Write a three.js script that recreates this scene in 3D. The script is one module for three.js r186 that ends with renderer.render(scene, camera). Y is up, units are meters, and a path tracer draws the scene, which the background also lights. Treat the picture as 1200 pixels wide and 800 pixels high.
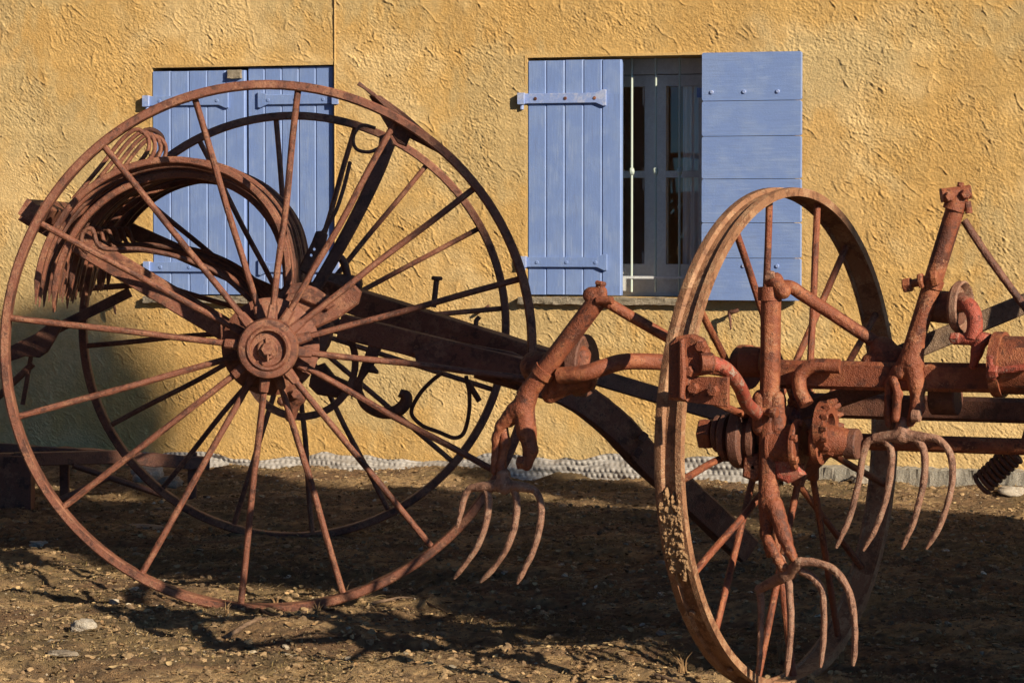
import * as THREE from 'three';
import { Sky } from 'three/addons/objects/Sky.js';
import { mergeGeometries, toCreasedNormals, mergeVertices } from 'three/addons/utils/BufferGeometryUtils.js';
import { createNoise2D, createNoise3D } from 'simplex-noise';

// ---------------------------------------------------------------- camera, sky, sun, exposure
const F = 3432, CAMH = 1.04, PITCH = Math.atan(132 / F);
const scene = new THREE.Scene();
const camera = new THREE.PerspectiveCamera(2 * Math.atan(400 / F) * 180 / Math.PI, 1.5, 0.1, 600);
camera.position.set(0, CAMH, 0);
camera.rotation.x = -PITCH;
const SUN_AZ = 41 * Math.PI / 180, SUN_EL = 24 * Math.PI / 180;
const sunDir = new THREE.Vector3(Math.sin(SUN_AZ) * Math.cos(SUN_EL), Math.sin(SUN_EL), Math.cos(SUN_AZ) * Math.cos(SUN_EL));
const sky = new Sky();
sky.name = 'sky'; sky.userData.kind = 'structure'; sky.scale.setScalar(450);
sky.material.uniforms.sunPosition.value.copy(sunDir);
sky.material.uniforms.turbidity.value = 3; sky.material.uniforms.rayleigh.value = 0.55; sky.material.uniforms.mieCoefficient.value = 0.004;
scene.add(sky);
scene.environmentIntensity = 0.1;
const sun = new THREE.DirectionalLight(new THREE.Color(1.0, 0.86, 0.65), 5);
sun.position.copy(sunDir).multiplyScalar(40).add(new THREE.Vector3(0, 0, -9));
sun.target.position.set(0, 0, -9);
sun.castShadow = true; sun.shadow.mapSize.set(4096, 4096);
Object.assign(sun.shadow.camera, { left: -12, right: 12, top: 12, bottom: -12, near: 1, far: 80 });
scene.add(sun, sun.target);
const renderer = new THREE.WebGLRenderer({ antialias: true });
renderer.toneMapping = THREE.LinearToneMapping;
renderer.toneMappingExposure = 1.55;
renderer.shadowMap.enabled = true;

// ---------------------------------------------------------------- helpers
const V = (x, y, z) => new THREE.Vector3(x, y, z);
function rng(seed) { let s = seed >>> 0; return () => { s = (s + 0x6d2b79f5) | 0; let t = Math.imul(s ^ (s >>> 15), 1 | s); t = (t + Math.imul(t ^ (t >>> 7), 61 | t)) ^ t; return ((t ^ (t >>> 14)) >>> 0) / 4294967296; }; }
const rand = rng(7), n2 = createNoise2D(rng(11)), n3 = createNoise3D(rng(13)), n2b = createNoise2D(rng(17));
const clamp = (x, a, b) => Math.min(b, Math.max(a, x)), sstep = (a, b, x) => { const t = clamp((x - a) / (b - a), 0, 1); return t * t * (3 - 2 * t); };
const mix = (a, b, t) => a + (b - a) * t, mix3 = (a, b, t) => [mix(a[0], b[0], t), mix(a[1], b[1], t), mix(a[2], b[2], t)];
// direction of a photograph pixel, then the point on it at a given depth from the lens
function dirOf(px, py) { return V((px - 600) / F, -(py - 400) / F, -1).applyAxisAngle(V(1, 0, 0), -PITCH); }
function P(px, py, d) { const v = dirOf(px, py); return V(0, CAMH, 0).addScaledVector(v, d / -v.z); }
// depth of the crank line of the tedder: it runs to the right and towards the lens
const CRANK_D = 6.45, CRANK_X = 0.58, CRANK_K = 0.4636;
const T = (px, py, off = 0) => P(px, py, (CRANK_D + CRANK_X * CRANK_K + off) / (1 + CRANK_K * (px - 600) / F));
const pts = (list, fn) => list.map((a) => fn(...a));

const names = new Map();
function numbered(name) { const k = names.get(name) ?? 0; names.set(name, k + 1); return k ? name + '_' + String(k).padStart(3, '0') : name; }
const baseOf = new WeakMap();
function shadows(o) { o.castShadow = true; o.receiveShadow = true; return o; }
function thing(name, label, category, base = V(0, 0, 0), group) {
  const g = new THREE.Group(); g.name = numbered(name); g.position.copy(base); g.userData = { label, category };
  if (group) g.userData.group = group;
  baseOf.set(g, base); scene.add(g); return g;
}
function subgroup(parent, name) { const g = new THREE.Group(); g.name = name; baseOf.set(g, baseOf.get(parent)); parent.add(g); return g; }
function part(parent, name, geo, mat) {          // geometry is given in the coordinates of the world; stored from the base of the thing
  const b = baseOf.get(parent); geo.translate(-b.x, -b.y, -b.z);
  const m = shadows(new THREE.Mesh(geo, mat)); m.name = name; baseOf.set(m, b); parent.add(m); return m;
}
function boxUV(geo) {
  const g = geo.index ? geo.toNonIndexed() : geo; const p = g.attributes.position, n = p.count, uv = new Float32Array(n * 2);
  const a = V(), b = V(), c = V(), nn = V();
  for (let i = 0; i < n; i += 3) {
    a.fromBufferAttribute(p, i); b.fromBufferAttribute(p, i + 1); c.fromBufferAttribute(p, i + 2);
    nn.crossVectors(b.clone().sub(a), c.clone().sub(a));
    const ax = Math.abs(nn.x), ay = Math.abs(nn.y), az = Math.abs(nn.z);
    for (let k = 0; k < 3; k++) {
      const v = k === 0 ? a : k === 1 ? b : c;
      if (ax > ay && ax > az) { uv[(i + k) * 2] = v.z; uv[(i + k) * 2 + 1] = v.y; }
      else if (ay > az) { uv[(i + k) * 2] = v.x; uv[(i + k) * 2 + 1] = v.z; }
      else { uv[(i + k) * 2] = v.x; uv[(i + k) * 2 + 1] = v.y; }
    }
  }
  g.setAttribute('uv', new THREE.BufferAttribute(uv, 2)); return g;
}
function finish(geo, crease = 0.6) { const g = toCreasedNormals(geo, crease); return boxUV(g); }
const circle = (r, n = 12) => Array.from({ length: n }, (_, i) => [r * Math.cos(i / n * 2 * Math.PI), r * Math.sin(i / n * 2 * Math.PI)]);
function rect(w, h, c = 0.002) { const a = w / 2, b = h / 2; c = Math.min(c, a * 0.6, b * 0.6); return [[a, -b + c], [a, b - c], [a - c, b], [-a + c, b], [-a, b - c], [-a, -b + c], [-a + c, -b], [a - c, -b]]; }
function smooth(points, n) { const c = new THREE.CatmullRomCurve3(points, false, 'centripetal'); return c.getPoints(n); }
// profile [a, b] swept along points: a along side, b along up
function sweep(profile, points, { up = V(0, 1, 0), scale = null, closed = false, caps = true, crease = 0.6, uneven = 0 } = {}) {
  const n = points.length, m = profile.length, pos = [], idx = [];
  let u = up.clone();
  for (let i = 0; i < n; i++) {
    const t = (closed ? points[(i + 1) % n].clone().sub(points[(i + n - 1) % n]) : points[Math.min(i + 1, n - 1)].clone().sub(points[Math.max(i - 1, 0)])).normalize();
    if (Math.abs(t.dot(u)) > 0.97) u = Math.abs(t.y) < 0.9 ? V(0, 1, 0) : V(0, 0, 1);
    u.addScaledVector(t, -u.dot(t)).normalize();
    const s = V().crossVectors(t, u).normalize();
    const k = scale ? scale(i / (n - 1)) : 1, kk = Array.isArray(k) ? k : [k, k];
    for (const [a, b] of profile) {
      const q = points[i].clone().addScaledVector(s, a * kk[0]).addScaledVector(u, b * kk[1]);
      if (uneven) { const w = n3(q.x * 22, q.y * 22, q.z * 22) * uneven; q.addScaledVector(s, Math.sign(a) * w).addScaledVector(u, Math.sign(b) * w); }
      pos.push(q.x, q.y, q.z);
    }
  }
  const rows = closed ? n : n - 1;
  for (let i = 0; i < rows; i++) for (let j = 0; j < m; j++) {
    const a = i * m + j, b = i * m + (j + 1) % m, c = ((i + 1) % n) * m + j, d = ((i + 1) % n) * m + (j + 1) % m;
    idx.push(a, c, b, b, c, d);
  }
  if (!closed && caps) for (const e of [0, n - 1]) {
    const c = pos.length / 3; let x = 0, y = 0, z = 0;
    for (let j = 0; j < m; j++) { x += pos[(e * m + j) * 3]; y += pos[(e * m + j) * 3 + 1]; z += pos[(e * m + j) * 3 + 2]; }
    pos.push(x / m, y / m, z / m);
    for (let j = 0; j < m; j++) { const a = e * m + j, b = e * m + (j + 1) % m; e === 0 ? idx.push(c, a, b) : idx.push(c, b, a); }
  }
  const g = new THREE.BufferGeometry(); g.setAttribute('position', new THREE.Float32BufferAttribute(pos, 3)); g.setIndex(idx);
  return finish(g, crease);
}
const tube = (points, r, o = {}) => sweep(circle(r, o.sides ?? 12), o.straight ? points : smooth(points, o.n ?? points.length * 7), { crease: 1.0, ...o });
const rod = (a, b, r, o = {}) => sweep(circle(r, o.sides ?? 12), Array.from({ length: 7 }, (_, i) => a.clone().lerp(b, i / 6)), { crease: 1.0, ...o });
const bar = (a, b, w, h, o = {}) => sweep(rect(w, h, o.c ?? 0.003), Array.from({ length: o.n ?? 9 }, (_, i) => a.clone().lerp(b, i / ((o.n ?? 9) - 1))), { crease: 0.5, ...o });
function basis(axis) {          // e1 sideways, e2 up, for a wheel on this axis
  const z = axis.clone().normalize(), e1 = V().crossVectors(z, V(0, 1, 0)).normalize(), e2 = V().crossVectors(e1, z).normalize();
  return { e1, e2, z };
}
// closed profile [r, along] turned about an axis
function revolve(profile, c, axis, seg = 48, { crease = 0.5, warp = 0, arc = null, b = basis(axis) } = {}) {
  const pos = [], idx = [], m = profile.length, full = !arc, rows = seg + (full ? 0 : 1);
  for (let i = 0; i < rows; i++) {
    const t = full ? i / seg * Math.PI * 2 : mix(arc[0], arc[1], i / seg);
    const wr = warp ? 1 + warp * Math.sin(2 * t + 0.7) + warp * 0.6 * Math.sin(3 * t + 2) : 1, wz = warp * 0.25 * Math.sin(2 * t + 1.3);
    for (const [r, a] of profile) {
      const q = c.clone().addScaledVector(b.e1, r * wr * Math.cos(t)).addScaledVector(b.e2, r * wr * Math.sin(t)).addScaledVector(b.z, a + wz);
      pos.push(q.x, q.y, q.z);
    }
  }
  for (let i = 0; i < seg; i++) for (let j = 0; j < m; j++) { const i2 = full ? (i + 1) % seg : i + 1, a = i * m + j, bb = i * m + (j + 1) % m, cc = i2 * m + j, d = i2 * m + (j + 1) % m; idx.push(a, bb, cc, bb, d, cc); }
  let g = new THREE.BufferGeometry(); g.setAttribute('position', new THREE.Float32BufferAttribute(pos, 3)); g.setIndex(idx);
  return finish(g, crease);
}
const disc = (c, axis, r, h, o = {}) => { const e = Math.min(0.003, h * 0.3, r * 0.2); return revolve([[0.0005, -h / 2], [r - e, -h / 2], [r, -h / 2 + e], [r, h / 2 - e], [r - e, h / 2], [0.0005, h / 2]], c, axis, o.seg ?? 28, o); };
function hexBolt(c, axis, r, h) { return disc(c, axis, r, h, { seg: 6, crease: 0.3 }); }
// signed distance -> surface net
function sdfMesh(sd, lo, hi, cell) {
  const nx = Math.ceil((hi.x - lo.x) / cell) + 1, ny = Math.ceil((hi.y - lo.y) / cell) + 1, nz = Math.ceil((hi.z - lo.z) / cell) + 1;
  const f = new Float32Array(nx * ny * nz), p = V();
  for (let k = 0, i = 0; k < nz; k++) for (let j = 0; j < ny; j++) for (let x = 0; x < nx; x++, i++) f[i] = sd(p.set(lo.x + x * cell, lo.y + j * cell, lo.z + k * cell));
  const id = new Int32Array(nx * ny * nz).fill(-1), pos = [], idx = [], at = (x, y, z) => x + nx * (y + ny * z);
  for (let k = 0; k < nz - 1; k++) for (let j = 0; j < ny - 1; j++) for (let x = 0; x < nx - 1; x++) {
    let cnt = 0, sx = 0, sy = 0, sz = 0;
    const cr = (x0, y0, z0, x1, y1, z1) => { const a = f[at(x0, y0, z0)], b = f[at(x1, y1, z1)]; if ((a < 0) !== (b < 0)) { const t = a / (a - b); sx += mix(x0, x1, t); sy += mix(y0, y1, t); sz += mix(z0, z1, t); cnt++; } };
    for (let a = 0; a < 2; a++) for (let b = 0; b < 2; b++) { cr(x, j + a, k + b, x + 1, j + a, k + b); cr(x + a, j, k + b, x + a, j + 1, k + b); cr(x + a, j + b, k, x + a, j + b, k + 1); }
    if (cnt) { id[at(x, j, k)] = pos.length / 3; pos.push(lo.x + sx / cnt * cell, lo.y + sy / cnt * cell, lo.z + sz / cnt * cell); }
  }
  const quad = (a, b, c, d, flip) => flip ? idx.push(a, c, b, a, d, c) : idx.push(a, b, c, a, c, d);
  for (let k = 1; k < nz - 1; k++) for (let j = 1; j < ny - 1; j++) for (let x = 1; x < nx - 1; x++) {
    const v = f[at(x, j, k)] < 0;
    if (v !== f[at(x + 1, j, k)] < 0) quad(id[at(x, j - 1, k - 1)], id[at(x, j, k - 1)], id[at(x, j, k)], id[at(x, j - 1, k)], !v);
    if (v !== f[at(x, j + 1, k)] < 0) quad(id[at(x - 1, j, k - 1)], id[at(x - 1, j, k)], id[at(x, j, k)], id[at(x, j, k - 1)], !v);
    if (v !== f[at(x, j, k + 1)] < 0) quad(id[at(x - 1, j - 1, k)], id[at(x, j - 1, k)], id[at(x, j, k)], id[at(x - 1, j, k)], !v);
  }
  const g = new THREE.BufferGeometry(); g.setAttribute('position', new THREE.Float32BufferAttribute(pos, 3)); g.setIndex(idx); g.computeVertexNormals();
  return boxUV(g);
}
const pa = V(), ba = V();
function capsule(p, a, b, ra, rb) { ba.subVectors(b, a); pa.subVectors(p, a); const h = clamp(pa.dot(ba) / ba.lengthSq(), 0, 1); return pa.addScaledVector(ba, -h).length() - mix(ra, rb, h); }
const smin = (a, b, k) => { const h = clamp(0.5 + 0.5 * (b - a) / k, 0, 1); return mix(b, a, h) - k * h * (1 - h); };
// a casting: rounded limbs [a, b, ra, rb] run together, slots [a, b, r] cut out
function casting(limbs, { k = 0.007, cut = [], cell = 0.003, rough = 0.0008 } = {}) {
  const lo = V(1e9, 1e9, 1e9), hi = V(-1e9, -1e9, -1e9);
  for (const [a, b, ra, rb] of limbs) for (const [q, r] of [[a, ra], [b, rb]]) { lo.min(q.clone().addScalar(-r - 0.02)); hi.max(q.clone().addScalar(r + 0.02)); }
  return sdfMesh((p) => {
    let d = 1; for (const [a, b, ra, rb] of limbs) d = smin(d, capsule(p, a, b, ra, rb), k);
    for (const [a, b, r] of cut) d = Math.max(d, -capsule(p, a, b, r, r));
    return d + rough * n3(p.x * 60, p.y * 60, p.z * 60) + rough * n3(p.x * 140, p.y * 140, p.z * 140);
  }, lo, hi, cell);
}
// plate cut to an outline given in points of a plane, with thickness along nrm
function plate(outline, nrm, th, { bevel = 0.0015, holes = [] } = {}) {
  const o = outline[0], n = nrm.clone().normalize(), e1 = outline[1].clone().sub(o); e1.addScaledVector(n, -e1.dot(n)).normalize(); const e2 = V().crossVectors(n, e1);
  const to2 = (q) => new THREE.Vector2(q.clone().sub(o).dot(e1), q.clone().sub(o).dot(e2));
  const sh = new THREE.Shape(outline.map(to2));
  for (const [c, r] of holes) { const q = to2(c), h = new THREE.Path(); h.absarc(q.x, q.y, r, 0, Math.PI * 2, true); sh.holes.push(h); }
  const g = new THREE.ExtrudeGeometry(sh, { depth: th - 2 * bevel, bevelEnabled: true, bevelThickness: bevel, bevelSize: bevel, bevelOffset: -bevel, bevelSegments: 1, curveSegments: 10 });
  g.translate(0, 0, -th / 2 + bevel); g.applyMatrix4(new THREE.Matrix4().makeBasis(e1, e2, n).setPosition(o));
  g.deleteAttribute('uv'); return finish(mergeVertices(g.deleteAttribute('normal')), 0.4);
}

// ---------------------------------------------------------------- textures and materials
const S = 1024;
function field(fn) { const a = new Float32Array(S * S); for (let y = 0, i = 0; y < S; y++) for (let x = 0; x < S; x++, i++) a[i] = fn(x / S, y / S); return a; }
// noise that tiles: simplex on a torus is slow, so blend the wrapped copies near two sides
function tiled(fn) {
  return (u, v) => { const w = 0.15; const bu = u > 1 - w ? (u - 1 + w) / w : 0, bv = v > 1 - w ? (v - 1 + w) / w : 0; let a = fn(u, v); if (bu) a = mix(a, fn(u - 1, v), bu); if (bv) { let b = fn(u, v - 1); if (bu) b = mix(b, fn(u - 1, v - 1), bu); a = mix(a, b, bv); } return a; };
}
const fbm = (f0, oct, off) => tiled((u, v) => { let s = 0, a = 0.5, f = f0; for (let i = 0; i < oct; i++) { s += a * n2(u * f + off, v * f - off); a *= 0.55; f *= 2.07; } return s; });
function tex(fn, srgb, size) {          // fn(index) -> [r,g,b] linear 0..1
  const d = new Uint8Array(S * S * 4), enc = (x) => srgb ? (x <= 0.0031308 ? x * 12.92 : 1.055 * Math.pow(x, 1 / 2.4) - 0.055) : x;
  for (let i = 0; i < S * S; i++) { const c = fn(i); for (let k = 0; k < 3; k++) d[i * 4 + k] = clamp(enc(c[k]) * 255, 0, 255); d[i * 4 + 3] = 255; }
  const t = new THREE.DataTexture(d, S, S, THREE.RGBAFormat); t.wrapS = t.wrapT = THREE.RepeatWrapping; t.magFilter = THREE.LinearFilter; t.minFilter = THREE.LinearMipmapLinearFilter; t.generateMipmaps = true;
  if (srgb) t.colorSpace = THREE.SRGBColorSpace; t.repeat.set(1 / size, 1 / size); t.needsUpdate = true; return t;
}
const fA = field(fbm(7, 5, 3.1)), fB = field(fbm(22, 4, 9.7)), fC = field(fbm(80, 3, 21.3)), fD = field(fbm(4, 4, 40.9));
const rustBump = tex((i) => { const h = clamp(0.5 + 0.35 * fB[i] + 0.5 * fC[i], 0, 1); return [h, h, h]; }, false, 0.32);
function rustMat(dark, mid, light, scale, o = {}) {
  const map = tex((i) => {
    let c = mix3(mid, dark, 0.85 * sstep(0.0, 0.34, fA[i] + 0.45 * fB[i] + 0.25 * fC[i])); c = mix3(c, light, sstep(0.02, 0.4, fD[i] * 0.8 + 0.7 * fB[i]));
    c = mix3(c, [dark[0] * 0.45, dark[1] * 0.5, dark[2] * 0.6], 0.7 * sstep(0.34, 0.5, 0.7 * fC[i] + 0.8 * fB[i]));
    if (o.flake) c = mix3(c, o.flake, sstep(0.42, 0.5, fA[i] * 0.6 + 0.6 * fC[i] + 0.4 * fD[i]));
    const g = 1 + 0.3 * fC[i]; return [c[0] * g, c[1] * g, c[2] * g];
  }, true, scale);
  return new THREE.MeshStandardMaterial({ map, bumpMap: rustBump, bumpScale: 0.0018, roughness: o.rough ?? 0.62, metalness: 0.0 });
}
const M = {};
M.rakeRust = rustMat([0.066, 0.022, 0.013], [0.175, 0.06, 0.033], [0.25, 0.105, 0.057], 0.7);
M.tedderRust = rustMat([0.075, 0.022, 0.012], [0.205, 0.056, 0.024], [0.3, 0.1, 0.042], 0.8, { flake: [0.26, 0.115, 0.06] });
M.redRust = rustMat([0.15, 0.035, 0.022], [0.32, 0.065, 0.038], [0.33, 0.12, 0.075], 0.4, { flake: [0.36, 0.3, 0.25] });
M.dustRust = rustMat([0.14, 0.058, 0.028], [0.27, 0.13, 0.066], [0.37, 0.21, 0.115], 0.5);
M.darkIron = rustMat([0.06, 0.024, 0.016], [0.125, 0.048, 0.03], [0.17, 0.07, 0.041], 0.5);
M.tineIron = rustMat([0.12, 0.056, 0.036], [0.25, 0.125, 0.08], [0.31, 0.18, 0.12], 0.3);
M.mud = new THREE.MeshStandardMaterial({ color: new THREE.Color(0.34, 0.2, 0.1), roughness: 1, bumpMap: rustBump, bumpScale: 0.004 });
M.oldWood = rustMat([0.09, 0.055, 0.034], [0.16, 0.098, 0.06], [0.21, 0.135, 0.085], 0.4);
function paintMat(col, col2, size, o = {}) {
  const map = tex((i) => { let c = mix3(col, col2, sstep(-0.2, 0.5, fD[i] + 0.3 * fB[i])); if (o.worn) c = mix3(c, o.worn, sstep(0.52, 0.58, fA[i] + 0.5 * fB[i])); const g = 1 + 0.12 * fC[i] + 0.1 * fB[i]; return [c[0] * g, c[1] * g, c[2] * g]; }, true, size);
  return new THREE.MeshStandardMaterial({ map, bumpMap: rustBump, bumpScale: 0.0005, roughness: 0.55 });
}
function boardPaint(vertical) {
  const map = tex((i) => { const x = i % S, y = (i / S) | 0, j = vertical ? ((y >> 4) * S + x) : (y * S + (x >> 4)), gr = fC[j], pt = fB[j]; let c = mix3([0.16, 0.24, 0.48], [0.185, 0.265, 0.49], sstep(-0.3, 0.4, fD[i] + 0.4 * fA[i])); c = mix3(c, [0.3, 0.36, 0.5], 0.25 * sstep(0.25, 0.6, pt * 0.8 + 0.5 * gr + 0.3 * fD[i])); c = mix3(c, [0.15, 0.19, 0.33], 0.3 * sstep(0.3, 0.6, -pt * 0.7 - 0.5 * gr + 0.2 * fA[i])); const k = 1 + 0.1 * gr; return c.map((v) => v * k); }, true, 0.8);
  return new THREE.MeshStandardMaterial({ map, bumpMap: rustBump, bumpScale: 0.0006, roughness: 0.6 });
}
M.blue = boardPaint(true); M.blueH = boardPaint(false);
M.blueWorn = paintMat([0.22, 0.3, 0.56], [0.36, 0.4, 0.55], 0.35);
M.frameGrey = paintMat([0.5, 0.52, 0.54], [0.55, 0.57, 0.58], 0.6);
M.mint = new THREE.MeshStandardMaterial({ color: new THREE.Color(0.4, 0.47, 0.42), roughness: 0.5 });
M.glass = new THREE.MeshPhysicalMaterial({ color: 0xffffff, transmission: 1, thickness: 0, roughness: 0.02, ior: 1.5 });
M.curtain = new THREE.MeshPhysicalMaterial({ color: new THREE.Color(0.8, 0.8, 0.82), roughness: 1, transmission: 0.3, thickness: 0 });
M.dark = new THREE.MeshStandardMaterial({ color: new THREE.Color(0.42, 0.38, 0.32), roughness: 1 });
M.stone = paintMat([0.3, 0.25, 0.18], [0.4, 0.33, 0.24], 0.3); M.stone.roughness = 0.95; M.stone.bumpScale = 0.006;
M.concrete = paintMat([0.3, 0.27, 0.22], [0.36, 0.32, 0.26], 0.5); M.concrete.roughness = 0.95; M.concrete.bumpScale = 0.005;
const grainBump = tex((i) => { const h = clamp(0.5 + 0.5 * fB[i] * 0.6 + 0.6 * fC[i], 0, 1); return [h, h, h]; }, false, 0.3);
M.plaster = new THREE.MeshStandardMaterial({ vertexColors: true, roughness: 0.95, bumpMap: grainBump, bumpScale: 0.004 });
M.reveal = new THREE.MeshStandardMaterial({ color: new THREE.Color(0.68, 0.44, 0.17), roughness: 0.95, bumpMap: grainBump, bumpScale: 0.004 });
M.tile = paintMat([0.34, 0.14, 0.07], [0.42, 0.2, 0.1], 0.6);
M.membrane = paintMat([0.28, 0.255, 0.23], [0.4, 0.37, 0.34], 0.5); M.membrane.roughness = 0.6;

// ---------------------------------------------------------------- ground
const HOUSE_Z = -12.35, YAW = 17 * Math.PI / 180;
const mounds = [[-0.66, -7.98, 0.3, 0.12, 0.02], [-0.74, -9.93, 0.3, 0.12, 0.02], [0.62, -6.7, 0.16, 0.2, 0.02]];          // soil pressed up where the wheels stand
function groundH(x, z) {
  let h = 0.02 * n2(x * 0.9, z * 1.2) + 0.014 * n2(x * 2.6 + 5, z * 3.4) + 0.007 * n2(x * 8, z * 9 + 3) + 0.004 * Math.max(0, n2(x * 19, z * 19)) + 0.003 * n2(x * 40, z * 44) + 0.0022 * n2b(x * 70, z * 70);
  for (const [mx, mz, wx, wz, a] of mounds) h += a * Math.exp(-(((x - mx) / wx) ** 2) - ((z - mz) / wz) ** 2);
  const dw = x * -0.2924 + (z + 12.35) * 0.9563; h += 0.03 * sstep(0.55, 0.05, dw) * (0.6 + 0.6 * n2(x * 2.2, 3));          // earth banked against the wall
  return h * sstep(40, 8, Math.hypot(x, z + 9)) - 0.008;
}
function lines(lo, d0, d1, hi, step, grow) {
  const a = []; for (let x = d0; x <= d1 + 1e-6; x += step) a.push(x);
  let s = step; while (a[a.length - 1] < hi) { s *= grow; a.push(Math.min(hi, a[a.length - 1] + s)); }
  s = step; while (a[0] > lo) { s *= grow; a.unshift(Math.max(lo, a[0] - s)); } return a;
}
function gridMesh(xs, ys, fn, skip) {          // fn(x, y) -> [px, py, pz, r, g, b]
  const nx = xs.length, ny = ys.length, pos = new Float32Array(nx * ny * 3), col = new Float32Array(nx * ny * 3), uv = new Float32Array(nx * ny * 2), idx = [];
  for (let j = 0, i = 0; j < ny; j++) for (let x = 0; x < nx; x++, i++) { const r = fn(xs[x], ys[j]); pos.set(r.slice(0, 3), i * 3); col.set(r.slice(3), i * 3); uv[i * 2] = xs[x]; uv[i * 2 + 1] = ys[j]; }
  for (let j = 0; j < ny - 1; j++) for (let x = 0; x < nx - 1; x++) { if (skip && skip((xs[x] + xs[x + 1]) / 2, (ys[j] + ys[j + 1]) / 2)) continue; const a = j * nx + x; idx.push(a, a + 1, a + nx, a + 1, a + nx + 1, a + nx); }
  const g = new THREE.BufferGeometry(); g.setAttribute('position', new THREE.BufferAttribute(pos, 3)); g.setAttribute('color', new THREE.BufferAttribute(col, 3)); g.setAttribute('uv', new THREE.BufferAttribute(uv, 2));
  g.setIndex(idx); g.computeVertexNormals(); return g;
}
{
  const xs = lines(-160, -2.6, 2.6, 160, 0.011, 1.1), zs = lines(-160, -13.2, -6.0, 160, 0.012, 1.1);
  const soil = [0.25, 0.148, 0.07], dust = [0.5, 0.32, 0.15], moss = [0.16, 0.115, 0.045], damp = [0.075, 0.05, 0.03];
  const g = gridMesh(xs, zs, (x, z) => {
    let c = mix3(soil, dust, sstep(-0.5, 0.4, n2(x * 1.3, z * 2.2) + 0.5 * n2(x * 7, z * 9)));
    c = mix3(c, [0.2, 0.105, 0.05], 0.7 * sstep(0.15, 0.5, n2b(x * 0.8 - 7, z * 1.7) + 0.5 * n2(x * 11, z * 15)));
    c = mix3(c, moss, 0.55 * sstep(0.05, 0.4, n2b(x * 1.1 + 4, z * 1.6) + 0.45 * n2b(x * 8, z * 10)));
    c = mix3(c, damp, 0.6 * sstep(0.25, 0.6, n2b(x * 14, z * 22) * 0.7 + 0.5 * n2(x * 33, z * 40)));
    const k = 1 + 0.35 * n2(x * 60, z * 60) + 0.2 * n2b(x * 25, z * 25); return [x, groundH(x, z), z, c[0] * k, c[1] * k, c[2] * k];
  });
  const ia = g.index.array; for (let i = 0; i < ia.length; i += 3) { const t = ia[i + 1]; ia[i + 1] = ia[i + 2]; ia[i + 2] = t; } g.computeVertexNormals();
  const m = shadows(new THREE.Mesh(g, new THREE.MeshStandardMaterial({ vertexColors: true, roughness: 1, bumpMap: grainBump, bumpScale: 0.012 })));
  m.name = 'ground'; m.userData = { kind: 'structure' }; scene.add(m);
}

// ---------------------------------------------------------------- house
const house = thing('house', 'house with a rough ochre stucco wall and two blue shuttered windows', 'house', V(0, 0, HOUSE_Z));
house.rotation.y = -YAW;
const hb = V(0, 0, 0);
baseOf.set(house, hb);          // parts of the house are given in its own axes: x along the wall, z out of the wall
const uDir = V(Math.cos(YAW), 0, Math.sin(YAW)), wallN = V(-Math.sin(YAW), 0, Math.cos(YAW));
function W(px, py) { const d = dirOf(px, py), o = V(0, CAMH, -HOUSE_Z), t = -o.dot(wallN) / d.dot(wallN); const q = o.addScaledVector(d, t); return [q.dot(uDir), q.y]; }
function WZ(px, z) { const d = dirOf(px, 200), o = V(0, CAMH, -HOUSE_Z), t = (z - o.dot(wallN)) / d.dot(wallN); return o.addScaledVector(d, t).dot(uDir); }
const opens = [
  { l: W(178, 200)[0], r: W(391, 200)[0], b: W(285, 347)[1], t: (W(178, 82)[1] + W(391, 73)[1]) / 2 },
  { l: W(618, 200)[0], r: W(827, 200)[0], b: W(700, 348)[1], t: (W(650, 69)[1] + W(820, 62)[1]) / 2 },
];
function stucco(u, v) {
  const wu = u + 0.022 * n2b(u * 7, v * 7) + 0.003 * n2(u * 26, v * 26), wv = v + 0.022 * n2b(u * 7 + 9, v * 7 + 4) + 0.003 * n2(u * 26 + 7, v * 26 + 3);
  const a = 0.8 * wu - 0.6 * wv, b = 0.6 * wu + 0.8 * wv;          // trowel strokes lie from upper left to lower right
  const busy = sstep(-0.5, 0.55, n2(u * 2.3 + 7, v * 2.3 - 3) + 0.5 * n2b(u * 8, v * 8));
  const long = Math.pow(1 - Math.abs(n2(a * 4.5, b * 11 + 5)), 14) * sstep(0.0, 0.45, n2b(u * 5 + 1, v * 5));
  const curl = Math.pow(1 - Math.abs(n2b(wu * 15 + 3, wv * 15)), 9) * sstep(0, 0.5, n2(u * 6 - 8, v * 6 + 2)), worm = Math.pow(1 - Math.abs(n2b(a * 26, b * 36)), 4) * sstep(0, 0.6, n2(u * 12, v * 12 + 2));
  const g = 0.3 * n2(wu * 16, wv * 16) + 0.42 * n2b(a * 38, b * 50) + 0.62 * n2(u * 72, v * 80) + 0.42 * n2b(u * 118, v * 118);
  return 0.0045 * long + 0.0016 * curl + 0.0013 * worm + 0.0031 * g * (0.5 + 0.5 * busy) + 0.004 * n2(u * 1.5, v * 1.5);
}
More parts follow.
